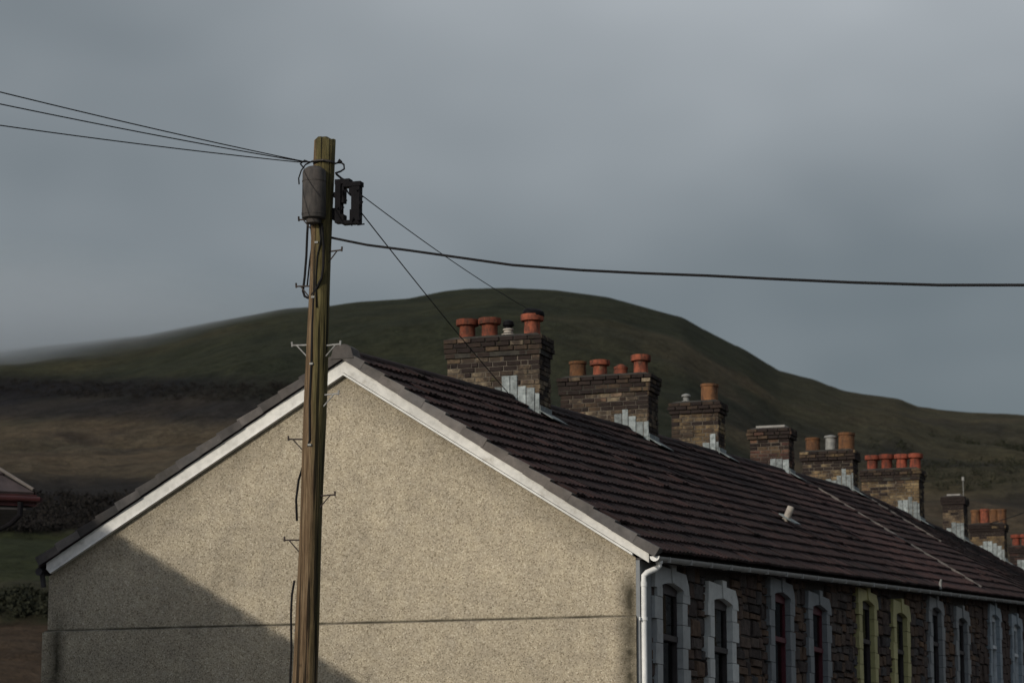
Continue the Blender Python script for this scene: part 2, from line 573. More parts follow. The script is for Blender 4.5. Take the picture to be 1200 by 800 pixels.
M['terracotta'] = mat_clay('terracotta', (0.12, 0.04, 0.028), (0.29, 0.085, 0.046))
M['red_clay'] = mat_clay('red_clay', (0.15, 0.04, 0.027), (0.30, 0.075, 0.043))
M['buff_clay'] = mat_clay('buff_clay', (0.085, 0.043, 0.024), (0.19, 0.09, 0.041))
M['zinc'] = simple('zinc', (0.25, 0.25, 0.23), (0.14, 0.14, 0.135), 10, 0.55)
M['black'] = simple('black_plastic', (0.008, 0.007, 0.009), (0.004, 0.004, 0.005), 12, 0.75, 0.1)
M['cable'] = simple('black_cable', (0.013, 0.012, 0.013), (0.007, 0.007, 0.007), 12, 0.75, 0.15)
M['canister'] = simple('dull_grey_casing', (0.075, 0.066, 0.060), (0.036, 0.034, 0.033), 6, 0.7, 0.15, stretch=(3, 3, 1))
M['steel'] = simple('galvanised_steel', (0.34, 0.34, 0.33), (0.18, 0.17, 0.16), 20, 0.55)
M['rusty'] = simple('rusted_steel', (0.07, 0.055, 0.048), (0.03, 0.024, 0.022), 25, 0.8, 0.15)
M['wood'] = mat_wood()
M['red_paint'] = simple('dark_red_paint', (0.045, 0.010, 0.010), (0.022, 0.006, 0.006), 5, 0.5)
M['tarmac'] = simple('tarmac', (0.055, 0.055, 0.057), (0.035, 0.035, 0.036), 12, 0.9)
M['kerb'] = simple('concrete', (0.30, 0.29, 0.27), (0.2, 0.19, 0.18), 6, 0.9)
M['roughcast'] = simple('cream_roughcast', (0.55, 0.51, 0.44), (0.42, 0.39, 0.33), 10, 0.95, bmp=0.5)
M['curtain_pale'] = simple('pale_curtain', (0.6, 0.58, 0.52), (0.45, 0.43, 0.38), 4)
M['curtain_rust'] = simple('rust_curtain', (0.36, 0.15, 0.09), (0.22, 0.09, 0.06), 4)
M['moor'] = mat_terrain()
M['dark_leaf'] = mat_leaf('dark_foliage', (0.011, 0.010, 0.0098), (0.021, 0.0185, 0.0165))
M['scrub_leaf'] = mat_leaf('scrub_foliage', (0.014, 0.016, 0.011), (0.030, 0.031, 0.019))


# ------------------------------------------------------------------ terrain: one sheet out to the horizon
def vnoise(x, y, seed=0):
    """smooth value noise, vectorised"""
    xi, yi = np.floor(x).astype(np.int64), np.floor(y).astype(np.int64)
    fx, fy = x - xi, y - yi
    fx, fy = fx * fx * (3 - 2 * fx), fy * fy * (3 - 2 * fy)

    def h(a, b):
        v = (a * 374761393 + b * 668265263 + seed * 974634241) & 0xFFFFFFFF
        v = ((v ^ (v >> 13)) * 1274126177) & 0xFFFFFFFF
        return ((v ^ (v >> 16)) & 0xFFFF) / 65535.0
    return (h(xi, yi) * (1 - fx) + h(xi + 1, yi) * fx) * (1 - fy) + (h(xi, yi + 1) * (1 - fx) + h(xi + 1, yi + 1) * fx) * fy


def fbm(x, y, octs=5, seed=0):
    s, a, tot = 0, 1.0, 0
    for i in range(octs):
        s = s + a * (vnoise(x * 2 ** i, y * 2 ** i, seed + i) - 0.5)
        tot += a
        a *= 0.55
    return s / tot


SKYLINE = [(0, 405), (39, 401), (112, 394), (170, 388), (232, 377), (290, 366), (333, 358), (390, 354), (422, 350), (478, 347), (520, 339), (548, 335.5),
           (597, 334.5), (653, 337), (712, 344), (765, 358), (800, 368), (833, 387), (873, 407), (913, 432), (953, 442), (987, 455), (1033, 463),
           (1053, 467), (1077, 478), (1100, 482), (1133, 486), (1200, 489)]


def az_el(px, py):
    d = FWD + RGT * ((px - 600) / F_PX) - UPV * ((py - 400) / F_PX)
    d.normalize()
    return math.degrees(math.atan2(d.x, d.y)), math.degrees(math.asin(d.z))


sk = sorted(az_el(*p) for p in SKYLINE)
SK_A = [-180, -120, -80, -50, -36] + [a for a, _ in sk] + [-3, 10, 40, 90, 140, 180]
SK_E = [4, 4.5, 6, 8.6, 9.4] + [e for _, e in sk] + [8.0, 7.6, 6.5, 5, 4.2, 4]
OX, OY = CAM.x, CAM.y


def ridge_dist(az):
    return 1150 + 260 * np.clip((az + 16) / 10, 0, 1) + 160 * np.clip((-25 - az) / 6, 0, 1)


FR_T = [0, 36, 90, 150, 300, 500, 800]


def terrain_z(r, az):
    """height of the ground at distance r and bearing az from the street"""
    es = np.interp(az, SK_A, SK_E)
    D = ridge_dist(az)
    k = [0, 0.0, 0.155, 0.29, 0.52, 0.67, 0.845]
    f = np.interp(r, FR_T, k)
    far = 0.845 + 0.155 * np.sin(np.clip((r - 800) / (D - 800), 0, 1) * math.pi / 2)
    f = np.where(r > 800, far, f)
    z = r * np.tan(np.radians(es * f))
    zr = D * np.tan(np.radians(es))
    over = np.clip((r - D) / 900, 0, None)
    z = np.where(r > D, zr * np.maximum(1 - 0.55 * over ** 1.6, -0.05), z)
    x, y = r * np.sin(np.radians(az)), r * np.cos(np.radians(az))
    near = np.clip((r - 110) / 120, 0, 1)
    ridge = np.clip(np.abs(r - D) / 260, 0.14, 1)
    z = z + near * ridge * (fbm(x / 170, y / 170, 6, 3) * 26 + fbm(x / 40, y / 40, 5, 9) * 6)
    return z


az_list = np.concatenate([np.arange(-180, -35, 5), np.arange(-35, -3, 0.085), np.arange(-3, 180.1, 5)])
r_list = np.concatenate([np.linspace(2, 60, 12), np.geomspace(66, 1700, 230), np.array([1800, 1950, 2150, 2500, 3200, 4500, 7000])])
AZ, RR = np.meshgrid(az_list, r_list)
ZZ = terrain_z(RR, AZ)
XX, YY = OX + RR * np.sin(np.radians(AZ)), OY + RR * np.cos(np.radians(AZ))
EE = np.degrees(np.arctan2(ZZ - CAM.z, RR))


def cover(az, r, x, y, e):
    """land cover: rough grass, heather, bracken, pasture"""
    n1 = fbm(x / 120, y / 120, 5, 21)
    n2 = fbm(x / 45, y / 45, 5, 33)
    n3 = fbm(x / 300, y / 300, 4, 41)
    def c(*v):
        return np.array(v)
    grass = c(0.0245, 0.0275, 0.0170)
    heather = c(0.014, 0.014, 0.0165)
    peat = c(0.019, 0.017, 0.017)
    bracken = c(0.064, 0.051, 0.036)
    pasture = c(0.024, 0.029, 0.0145)
    brown = c(0.050, 0.036, 0.025)
    col = np.ones(az.shape + (3,)) * grass

    def lay(col, colour, mask):
        mask = np.clip(mask, 0, 1)[..., None]
        return col * (1 - mask) + colour * mask

    def step(v, a, b):
        return np.clip((v - a) / (b - a), 0, 1)
    # paler dry grass streaks over the whole hill
    col = lay(col, c(0.041, 0.038, 0.024), step(n1 + 0.5 * n2, 0.06, 0.32) * 0.8)
    left = step(-az, 19.5, 23.5)
    wob = n1 * 110 + n2 * 60
    rr_ = r + wob
    # scarp of heather and peat, then bracken, then a wooded edge, then pasture
    ew = e + 0.35 * n1 + 0.22 * n2
    inr = step(r, 200, 260)
    fade = step(-az, 20.5, 26)
    col = lay(col, heather * .70, left * fade * step(ew, 8.62, 8.82) * step(-ew, -9.32, -9.12) * (0.95 + 0.5 * n2))
    col = lay(col, peat * 1.2, left * step(ew, 8.15, 8.3) * step(-ew, -8.85, -8.65) * 0.9)
    col = lay(col, heather, left * step(ew, 8.2, 8.4) * step(-ew, -8.85, -8.7) * step(n2, 0.02, 0.12))
    br = step(-az, 17, 21) * inr
    col = lay(col, bracken * 1.15, br * step(ew, 6.95, 7.15) * step(-ew, -8.36, -8.16) * (0.86 + 0.9 * n2))
    col = lay(col, heather * .9, br * step(ew, 7.4, 7.6) * step(-ew, -8.2, -8.0) * step(n2 - 0.4 * n1, 0.08, 0.22) * .7)
    col = lay(col, peat, br * step(ew, 5.85, 5.95) * step(-ew, -7.25, -7.05) * (0.95 + 0.3 * n2))
    col = lay(col, pasture, left * step(e + n2 * .1, 4.98, 5.04) * step(-e + n2 * .1, -6.0, -5.92))
    col = lay(col, brown, left * step(-e + n2 * .2, -4.2, -4.1))
    col = lay(col, c(0.03, 0.03, 0.019), left * step(e + n2 * .2, 4.1, 4.2) * step(-e, -5.04, -4.98))
    # the lower shoulder to the right: browner, with bracken and scrub
    right = step(az, -14.5, -11.5)
    col = lay(col, c(0.056, 0.049, 0.032), right * (0.75 + 0.6 * n1))
    col = lay(col, bracken, step(az, -17, -13) * step(n1 + 0.4 * n2, 0.02, 0.16) * 0.85)
    col = lay(col, heather, step(az, -16, -12) * step(-(n3 + 0.6 * n2), 0.08, 0.22) * 0.7)
    col = lay(col, bracken * 1.05, step(az, -12.5, -11) * step(-r + wob, -800, -730) * (0.8 + 0.8 * n2))
    return col


CC = cover(AZ, RR, XX, YY, EE)
na, nr = len(az_list), len(r_list)
verts = np.stack([XX, YY, ZZ], -1).reshape(-1, 3)
idx = np.arange(nr * na).reshape(nr, na)
quads = np.stack([idx[:-1, :-1], idx[1:, :-1], idx[1:, 1:], idx[:-1, 1:]], -1).reshape(-1, 4)[:, ::-1]
me = bpy.data.meshes.new('hillside')
cv = len(verts)
verts = np.vstack([verts, [[OX, OY, 0]]])
faces = quads.tolist() + [(cv, int(idx[0, i + 1]), int(idx[0, i])) for i in range(na - 1)]
me.from_pydata(verts.tolist(), [], faces)
me.materials.append(M['moor'])
ca = me.color_attributes.new('cover', 'FLOAT_COLOR', 'POINT')
cols = np.ones((len(verts), 4), dtype=np.float32)
cols[:-1, :3] = CC.reshape(-1, 3)
cols[-1, :3] = (0.04, 0.04, 0.03)
ca.data.foreach_set('color', cols.ravel())
me.polygons.foreach_set('use_smooth', [True] * len(me.polygons))
hill = inst('hill', me)
tag(hill, 'dark moorland hill with a rounded top rising behind the terrace', kind='structure')


def ground_at(az, r):
    return float(terrain_z(np.array([float(r)]), np.array([float(az)]))[0])


# woods and scrub, read as masses: leaf-sized faces grouped in crowns
def bushes(name, label, spots, mat, nleaf, seed):
    g = np.random.default_rng(seed)
    V, Fc = [], []
    n = 0
    for (x, y, z, h, wd) in spots:
        k = nleaf
        th, ph = g.uniform(0, 2 * math.pi, k), np.arccos(g.uniform(-0.6, 1, k))
        rad = g.uniform(0.45, 1.0, k) * (1 + 0.25 * np.sin(3 * th + g.uniform(0, 6)))
        c = np.stack([x + wd * rad * np.sin(ph) * np.cos(th), y + wd * rad * np.sin(ph) * np.sin(th), z + h * 0.45 + h * 0.55 * rad * np.cos(ph)], -1)
        s = g.uniform(0.10, 0.22, k)[:, None] * wd * 0.8
        a = g.normal(size=(k, 3)); a /= np.linalg.norm(a, axis=1, keepdims=True)
        b = np.cross(a, g.normal(size=(k, 3))); b /= np.linalg.norm(b, axis=1, keepdims=True)
        q = np.stack([c - a * s, c + b * s * 0.7, c + a * s, c - b * s * 0.7], 1)
        V.append(q.reshape(-1, 3))
        Fc.append(np.arange(4 * k).reshape(k, 4) + n)
        n += 4 * k
    me = bpy.data.meshes.new(name)
    me.from_pydata(np.vstack(V).tolist(), [], np.vstack(Fc).tolist())
    me.materials.append(mat)
    o = inst(name, me)
    return tag(o, label, kind='stuff')


def scatter(n, a0, a1, r0, r1, h0, h1, dens, seed):
    g = np.random.default_rng(seed)
    res = []
    while len(res) < n:
        az, r = g.uniform(a0, a1), math.sqrt(g.uniform(r0 * r0, r1 * r1))
        x, y = OX + r * math.sin(math.radians(az)), OY + r * math.cos(math.radians(az))
        if float(fbm(np.array([x / 60]), np.array([y / 60]), 3, seed)[0]) < dens:
            continue
        h = g.uniform(h0, h1)
        res.append((x, y, ground_at(az, r) - 0.3, h, h * g.uniform(0.5, 0.8)))
    return res


def r_of(az, e):
    rs = np.geomspace(90, 1100, 160)
    el = np.degrees(np.arctan2(terrain_z(rs, np.full_like(rs, az)) - CAM.z, rs))
    return float(np.interp(e, np.maximum.accumulate(el), rs))


def scatter_band(n, a0, a1, e0, e1, h0, h1, seed):
    """bushes along a band of the slope between two heights of view"""
    g = np.random.default_rng(seed)
    res = []
    for _ in range(n):
        az = g.uniform(a0, a1)
        r = r_of(az, g.uniform(e0, e1))
        h = g.uniform(h0, h1)
        res.append((OX + r * math.sin(math.radians(az)), OY + r * math.cos(math.radians(az)), ground_at(az, r) - 0.3, h, h * g.uniform(0.6, 1.0)))
    return res


bushes('woodland', 'dark bare wood massed along the foot of the hill beyond the roof', scatter_band(1100, -30.5, -20.5, 5.95, 6.7, 1.0, 2.4, 5), M['dark_leaf'], 60, 1)
bushes('heath', 'dark heather and gorse along the scarp of the hill', scatter_band(700, -31, -22.5, 8.75, 9.1, 0.8, 2.0, 6), M['dark_leaf'], 36, 2)
bushes('scrub', 'dark scrub scattered over the lower shoulder of the hill', scatter(700, -11.6, -4.5, 640, 1000, 1.5, 3.6, 0.06, 7), M['scrub_leaf'], 40, 3)
bushes('hedgerow', 'dark scrubby hedge below the green pasture', scatter_band(160, -31.5, -27, 4.2, 4.75, 0.9, 1.8, 8), M['scrub_leaf'], 90, 4)


# low cloud lying on the hill's left shoulder
def low_cloud():
    m = bpy.data.materials.new('cloud_vapour')
    m.use_nodes = True
    t = m.node_tree
    t.nodes.remove(t.nodes['Principled BSDF'])
    o = t.nodes['Material Output']
    pv = nn(t, 'ShaderNodeVolumePrincipled')
    pv.inputs['Color'].default_value = (0.74, 0.79, 0.84, 1)
    pv.inputs['Anisotropy'].default_value = 0.2
    tcx = nn(t, 'ShaderNodeTexCoord').outputs['Object']
    ln = nn(t, 'ShaderNodeVectorMath', operation='LENGTH')
    t.links.new(tcx, ln.inputs[0])
    fall = math_(t, 'SUBTRACT', 1.0, ln.outputs['Value'], True)
    d = math_(t, 'MULTIPLY', math_(t, 'POWER', fall, 1.2), math_(t, 'ADD', noise(t, 2.6, 3, 0.6, vec=tcx), 0.05))
    t.links.new(math_(t, 'MULTIPLY', d, 0.040), pv.inputs['Density'])
    t.links.new(pv.outputs[0], o.inputs['Volume'])
    bm = bmesh.new()
    bmesh.ops.create_icosphere(bm, subdivisions=3, radius=1)
    me = bpy.data.meshes.new('low_cloud')
    bm.to_mesh(me)
    bm.free()
    me.materials.append(m)
    az, r = math.radians(-31.0), 1150
    c = inst('low_cloud', me, None, (OX + r * math.sin(az), OY + r * math.cos(az), r * math.tan(math.radians(9.75))), (0, 0, -az), (190, 150, 42))
    tag(c, 'soft grey mist lying on the left shoulder of the hill', kind='stuff')


low_cloud()

# ------------------------------------------------------------------ the street in front of the terrace
SLOPE = 0.0577


def base_z(y):
    return float(np.interp(y, [0, 30.8, 37.4, 43.6, 49.8, 56.2, 62], [0, 1.777, 1.90, 2.03, 2.09, 2.14, 2.17]))


def strip(name, x0, x1, z, th, mat, label):
    b = MB()
    ys = [-60, 0, 30.8, 37.4, 43.6, 62]
    for a, c in zip(ys[:-1], ys[1:]):
        za, zc = base_z(a), base_z(c)
        vs = [(x0, a, za + z - th), (x1, a, za + z - th), (x1, c, zc + z - th), (x0, c, zc + z - th),
              (x0, a, za + z), (x1, a, za + z), (x1, c, zc + z), (x0, c, zc + z)]
        b.add(vs, [(0, 3, 2, 1), (4, 5, 6, 7), (0, 1, 5, 4), (2, 3, 7, 6), (0, 4, 7, 3), (1, 2, 6, 5)])
    tag(b.build(name, mat), label, kind='structure')


strip('forecourt', -16, 4.2, 0.02, 0.4, M['kerb'], 'pale concrete yard before the gable')  # unseen yard, added to bounce light into the shaded gable
strip('road', 6.3, 12.3, 0.03, 0.6, M['tarmac'], 'tarmac road in front of the terrace')
strip('pavement', 4.25, 6.15, 0.16, 0.6, M['kerb'], 'pavement along the front of the terrace')
strip('kerb', 6.152, 6.298, 0.15, 0.6, M['kerb'], 'concrete kerb along the road')

# ------------------------------------------------------------------ the terrace
RX, RH = 0.16, 2.745                         # ridge: x, height over the eaves datum
EX, EH = 4.30, 0.07                         # eaves edge of the tiles
SL = (RH - EH) / (EX - RX)
REX, REH = -4.13, 0.225                     # rear eaves
NCOURSE = 15
TILE_L = math.hypot(EX - RX, RH - EH) / NCOURSE
DV = Vector((EX - RX, 0, EH - RH)).normalized()
NV = Vector((-DV.z, 0, DV.x))


def roof_z(x):
    return RH - (x - RX) * SL if x >= RX else RH + (x - RX) * (RH - REH) / (RX - REX)


def tile_mesh(name, wd, sh, mat):
    """one double-roll concrete tile, hung from its head (origin) down the slope"""
    b = MB()
    us = [0, .10, .20, .30, .40, .5, .60, .70, .80, .90, 1.0]
    hs = [.014, .018, .013, .002, 0, .006, .017, .017, .006, 0, .007]
    lead = TILE_L * 1.12
    lift0, lift1, th = 0.002, 0.044, 0.034
    vs = []
    for (v, lf, dn) in ((0, lift0, 0), (lead, lift1, 0), (lead + 0.002, lift1, th)):
        for u, h in zip(us, hs):
            p = DV * v + NV * (lf + h - dn)
            vs.append((p.x, u * wd, p.z + sh * u * wd))
    n = len(us)
    fs = []
    for r in (0, 1):
        fs += [(r * n + i, r * n + i + 1, (r + 1) * n + i + 1, (r + 1) * n + i)[::-1] for i in range(n - 1)]
    q = len(vs)                              # side edges of the tile
    for u_, h in ((0, hs[0]), (wd, hs[-1])):
        for v, lf in ((0, lift0 - .02), (lead, lift1 - th)):
            p = DV * v + NV * (lf + h)
            vs.append((p.x, u_, p.z + sh * u_))
    fs += [(0, n, q + 1, q), (n - 1, q + 2, q + 3, 2 * n - 1)]
    b.add(vs, fs)
    me = b.mesh(name, mat)
    return me


def joined_tiles(me_src, placements, name, mat, parent):
    vs = np.array([v.co[:] for v in me_src.vertices])
    fs = [tuple(p.vertices) for p in me_src.polygons]
    b = MB()
    for p in placements:
        b.add((vs + np.array(p)).tolist(), fs)
    return tag(b.build(name, mat, parent), kind='stuff')


def chamfer_block(name, mat, c=0.08, seed=0, jit=0.03, faces_back=False):
    """unit block 0..1 in y and z, front face towards +x, with worn edges"""
    g = random.Random(seed)
    j = lambda: g.uniform(-jit, jit)
    back = [(0, 0, 0), (0, 1, 0), (0, 1, 1), (0, 0, 1)]
    mid = [(0.7, 0 + abs(j()), 0 + abs(j())), (0.7, 1 - abs(j()), abs(j())), (0.7, 1 - abs(j()), 1 - abs(j())), (0.7, abs(j()), 1 - abs(j()))]
    fr = [(1 + j(), c + j(), c + j()), (1 + j(), 1 - c + j(), c + j()), (1 + j(), 1 - c + j(), 1 - c + j()), (1 + j(), c + j(), 1 - c + j())]
    b = MB()
    fs = [(8, 9, 10, 11)]
    for r in (0, 4):
        fs += [(r + i, r + (i + 1) % 4, r + 4 + (i + 1) % 4, r + 4 + i) for i in range(4)]
    b.add(back + mid + fr, fs)
    return b.mesh(name, mat)


STONES = [chamfer_block('stone', M['stone'], 0.10, 100 + i, 0.06) for i in range(6)]
BRICKS = {k: [chamfer_block('brick', M[k], 0.05, 200 + i, 0.02) for i in range(3)] for k in ('brick_buff', 'brick_soot', 'brick_red', 'brick_yellow')}
FLASH = [chamfer_block('lead_step', M['lead'], 0.04, 300 + i, 0.05) for i in range(3)]
RIDGE_ME = None


def pot_mesh(kind, mat):
    P = {'flared': [(.125, 0), (.118, .05), (.112, .20), (.12, .215), (.160, .225), (.168, .25), (.165, .315), (.125, .32), (.105, .30), (.10, .1)],
         'plain': [(.145, 0), (.14, .03), (.132, .24), (.132, .25), (.15, .255), (.15, .30), (.10, .305), (.09, .1)],
         'short': [(.12, 0), (.11, .12), (.118, .125), (.118, .165), (.09, .175), (.05, .21), (.0, .215)],
         'square': [(.135, 0), (.13, .02), (.128, .28), (.14, .285), (.14, .33), (.11, .335), (.10, .1)],
         'flue': [(.085, 0), (.085, .26), (.105, .265), (.105, .30), (.07, .31), (.0, .33)],
         'cowl': [(.09, 0), (.09, .035), (.055, .045), (.055, .09), (.085, .10), (.075, .13), (.03, .145), (.0, .147)],
         'urn': [(.11, 0), (.105, .05), (.07, .06), (.06, .10), (.078, .105), (.078, .125), (.045, .13), (.0, .132)]}[kind]
    b = MB()
    b.lathe(P, seg=18)
    me = b.mesh('chimney_pot', mat)
    for p in me.polygons:
        p.use_smooth = True
    try:
        me.set_sharp_from_angle(angle=math.radians(35))
    except Exception:
        pass
    return me


def chimney(root, y0, zb, sh, xl, xr, yf, dep, top, brick, pots, sing=True, corb=4, flat=None):
    """chimney stack across the ridge: mortar core, bricks on the sides in view, corbelled head, pots, lead"""
    yl = yf - y0                            # local
    E = Z0 + sh * yl                        # eaves datum here
    zt = E + top
    zlow = E + min(roof_z(xl), roof_z(xr)) - 0.25
    core = MB()
    ch = 0.075
    headz = zt - corb * ch
    core.box(xl + .004, xr - .012, yl + .012, yl + dep - .004, zlow, headz + 0.002)
    core.box(xl - .03, xr + .02, yl - .02, yl + dep + .03, headz + .004, zt - .004, 1)
    # flaunching: a mortar slope round the foot of the pots
    a = [(xl - .02, yl - .01, zt - .004), (xr + .012, yl - .01, zt - .004), (xr + .012, yl + dep + .02, zt - .004), (xl - .02, yl + dep + .02, zt - .004)]
    cpt = [(xl + .08, yl + .09, zt + .045), (xr - .08, yl + .09, zt + .045), (xr - .08, yl + dep - .09, zt + .045), (xl + .08, yl + dep - .09, zt + .045)]
    core.add(a + cpt, [(0, 1, 5, 4), (1, 2, 6, 5), (2, 3, 7, 6), (3, 0, 4, 7), (4, 5, 6, 7)], 1)
    c = core.build('chimney', [M['mortar'], M['sooty_mortar']], root)
    n = int((zt - zlow) / ch)
    stuff = MB()
    rg = random.Random(int(yf * 10))
    for i in range(n):
        z = zt - (i + 1) * ch
        out_ = 0.0
        kind = brick
        if i < corb:
            kind = 'brick_soot' if i else kind
            out_ = (0.048, 0.056, 0.044, 0.028, .012)[min(i, 4)] + rg.uniform(-.012, .010)
            kind = 'brick_soot'
        elif i < corb + 4 and rg.random() < (0.5, .4, .3, .15)[i - corb]:
            kind = 'brick_soot'
        for face in ('front', 'right'):
            a0, a1 = (xl - out_, xr + out_) if face == 'front' else (yl - out_ + .001, yl + dep + out_)
            s = a0 - (0.06 if i % 2 else 0)
            while s < a1 - 0.03:
                ln = 0.215 if (i % 2 == 0 or rg.random() < 0.8) else 0.103
                b0, b1 = max(s, a0), min(s + ln, a1)
                s += ln + 0.010
                if b1 - b0 < 0.035:
                    continue
                mid = (b0 + b1) / 2
                xr_chk = mid if face == 'front' else xr
                if z + ch < E + roof_z(xr_chk) - 0.06:
                    continue
                kk = kind if rg.random() > 0.08 else 'brick_soot'
                if face == 'right' and rg.random() < .35:  # shade of this face put into the colour by extra dark bricks
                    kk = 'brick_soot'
                if i < corb + 4 and kk != 'brick_soot' and rg.random() < .3:
                    kk = 'brick_soot'
                elif i < 2 and rg.random() < .12:
                    kk = brick
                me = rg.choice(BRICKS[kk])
                pj = rg.uniform(-.007, .009)
                if face == 'front':         # block front (+x) turned to -y
                    loc, rot, sc = (b0, yl + .03 - out_ + pj, z + .005), (0, 0, -math.pi / 2), (.03, b1 - b0, ch - .010)
                else:
                    loc, rot, sc = (xr - .03 + out_ + pj, b0, z + .005), (0, 0, 0), (.03, b1 - b0, ch - .010)
                if sing:
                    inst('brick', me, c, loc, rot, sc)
                else:
                    x0, x1 = (loc[0], loc[0] + sc[1]) if face == 'front' else (loc[0], loc[0] + .03)
                    yy = (loc[1] - .03, loc[1]) if face == 'front' else (loc[1], loc[1] + sc[1])
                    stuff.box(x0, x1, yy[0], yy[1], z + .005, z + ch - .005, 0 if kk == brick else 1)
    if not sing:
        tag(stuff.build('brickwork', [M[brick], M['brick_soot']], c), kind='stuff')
    for (px_, kind, mt, s) in pots:
        if kind == 'cap':
            b = MB()
            b.lathe([(.165, 0), (.17, .02), (.15, .07), (.09, .10), (0, .108)], seg=14)
            o = shade_auto(b.build('cowl_cap', M[mt], c, (px_, yl + dep / 2, zt + s), smooth=True))
            o.rotation_euler = (0.06, 0.14, 0)
            continue
        nm = {'flue': 'metal_flue', 'cowl': 'metal_cowl', 'urn': 'flue_terminal'}.get(kind, 'chimney_pot')
        inst(nm, pot_mesh(kind, M[mt]), c, (px_, yl + dep / 2, zt + .02), (rg.uniform(-.03, .03), rg.uniform(-.03, .03), rg.uniform(0, 3)), (s[0], s[0], s[1]) if isinstance(s, tuple) else (1.06, 1.06, s))
    if flat:
        b = MB()
        b.box(xl + .12, xr - .10, yl + .06, yl + dep - .06, zt + .03, zt + .075)
        b.build('capping_slab', M[flat], c)
    # stepped lead up the front face, apron and back of the stack
    s = max(RX - (0.46 if yf < 29 else 0.75), xl + .1)
    k = 0
    while s < xr - 0.02:
        wd = min(rg.uniform(.11, .145), xr + .004 - s)
        zc = E + roof_z(s + wd / 2)
        hh = (rg.uniform(.22, .34) if k > 1 else .14 + .1 * k) * (1.0 if yf < 29 else 1.45)
        inst('lead_step', rg.choice(FLASH), c, (s, yl + .004, zc - .10), (0, 0, -math.pi / 2), (.016, wd - .006, hh + .12))
        s += wd
        k += 1
    b = MB()
    b.box(xr + .004, xr + .016, yl - .012, yl + dep, E + roof_z(xr) - .10, E + roof_z(xr) + .15)
    p0 = Vector((xr, 0, E + roof_z(xr) + .035))
    q = [p0 + NV * .03, p0 + DV * .26 + NV * .03, p0 + DV * .26 + NV * .045, p0 + NV * .045]
    b.prism([(v.x, v.z) for v in q], 'y', yl - .10, yl + dep + .12)
    b.build('lead_apron', M['lead'], c)
    return c


def window_part(root, yc, ztop, paint, frame, wd=0.98, ht=1.6, curt=None, style=0, seed=0):
    """sash window: frame (the part) with panes and its painted stone surround"""
    g = random.Random(seed)
    ya, yb = yc - wd / 2, yc + wd / 2
    zb = ztop - ht
    xf = 3.965
    f = MB()
    t = .055
    for (a, b_, z0, z1) in ((ya, ya + t, zb, ztop), (yb - t, yb, zb, ztop), (ya + t, yb - t, ztop - .13, ztop), (ya + t, yb - t, zb, zb + .08)):
        f.box(xf - .03, xf + .045, a, b_, z0, z1)
    zm = ztop - ht * 0.42
    f.box(xf - .02, xf + .065, ya + t, yb - t, zm - .035, zm + .035)
    fo = f.build('window', frame, root)
    p = MB()
    p.box(xf + .004, xf + .010, ya + t, yb - t, zm + .035, ztop - .13)
    p.build('pane', M['glass'], fo)
    p = MB()
    p.box(xf - .016, xf - .010, ya + t, yb - t, zb + .08, zm - .035)
    p.build('pane', M['glass'], fo)
    if curt:                                 # a curtain half drawn behind the glass
        p = MB()
        a_ = ya + t + .02
        n_ = 9
        wv = (wd - 2 * t) * curt[1]
        for q in range(n_):
            y_a, y_b = a_ + wv * q / n_, a_ + wv * (q + 1) / n_
            x_a, x_b = xf - .10 - .03 * (q % 2), xf - .10 - .03 * ((q + 1) % 2)
            zc = zb + .1 if curt[2] else zm
            p.add([(x_a, y_a, zc), (x_b, y_b, zc), (x_b, y_b, ztop - .1), (x_a, y_a, ztop - .1)], [(0, 1, 2, 3)])
        p.build('curtain', curt[0], fo)
    # stone surround: toothed jambs, arched head, keystone, sill
    s = MB()
    z = zb
    i = g.randint(0, 1)
    xw = 4.085
    while z < ztop - .09:
        h = g.uniform(.22, .30)
        z1 = min(z + h, ztop - .085)
        for side in (-1, 1):
            ex = (.30 if (i + (side > 0)) % 2 else .21) + g.uniform(-.02, .03)
            o_ = g.uniform(0, .012)
            if side < 0:
                s.box(3.90, xw + o_, ya - ex, ya + .02, z + .004, z1 - .004)
            else:
                s.box(3.90, xw + o_, yb - .02, yb + ex, z + .004, z1 - .004)
        z = z1
        i += 1
    # head: three blocks with an arched soffit, the outer shoulders stepped
    N = 10
    lo = []
    for k in range(N + 1):
        u = k / N
        lo.append((ya - .0 + u * wd, ztop - .05 + .05 * (1 - (2 * u - 1) ** 2)))
    sh1, sh2 = g.uniform(.27, .34), g.uniform(.27, .34)
    hz = .17 + g.uniform(-.01, .02)
    poly = [(ya - sh1, ztop - .10)] + [(ya, ztop - .10)] + lo + [(yb, ztop - .10), (yb + sh2, ztop - .10), (yb + sh2 - .03, ztop + .02), (yb + sh2 - .16, ztop + hz - .02), (ya - sh1 + .04, ztop + hz)]
    s.prism(poly, 'x', 3.90, xw + .012)
    key = [(yc - .07, ztop + .005), (yc + .07, ztop + .005), (yc + .11, ztop + hz + .06), (yc - .11, ztop + hz + .06)]
    s.prism(key, 'x', 4.0, xw + .03)
    s.box(3.90, xw + .06, ya - .2, yb + .2, zb - .14, zb - .002)
    s.build('surround', paint, fo)
    return fo


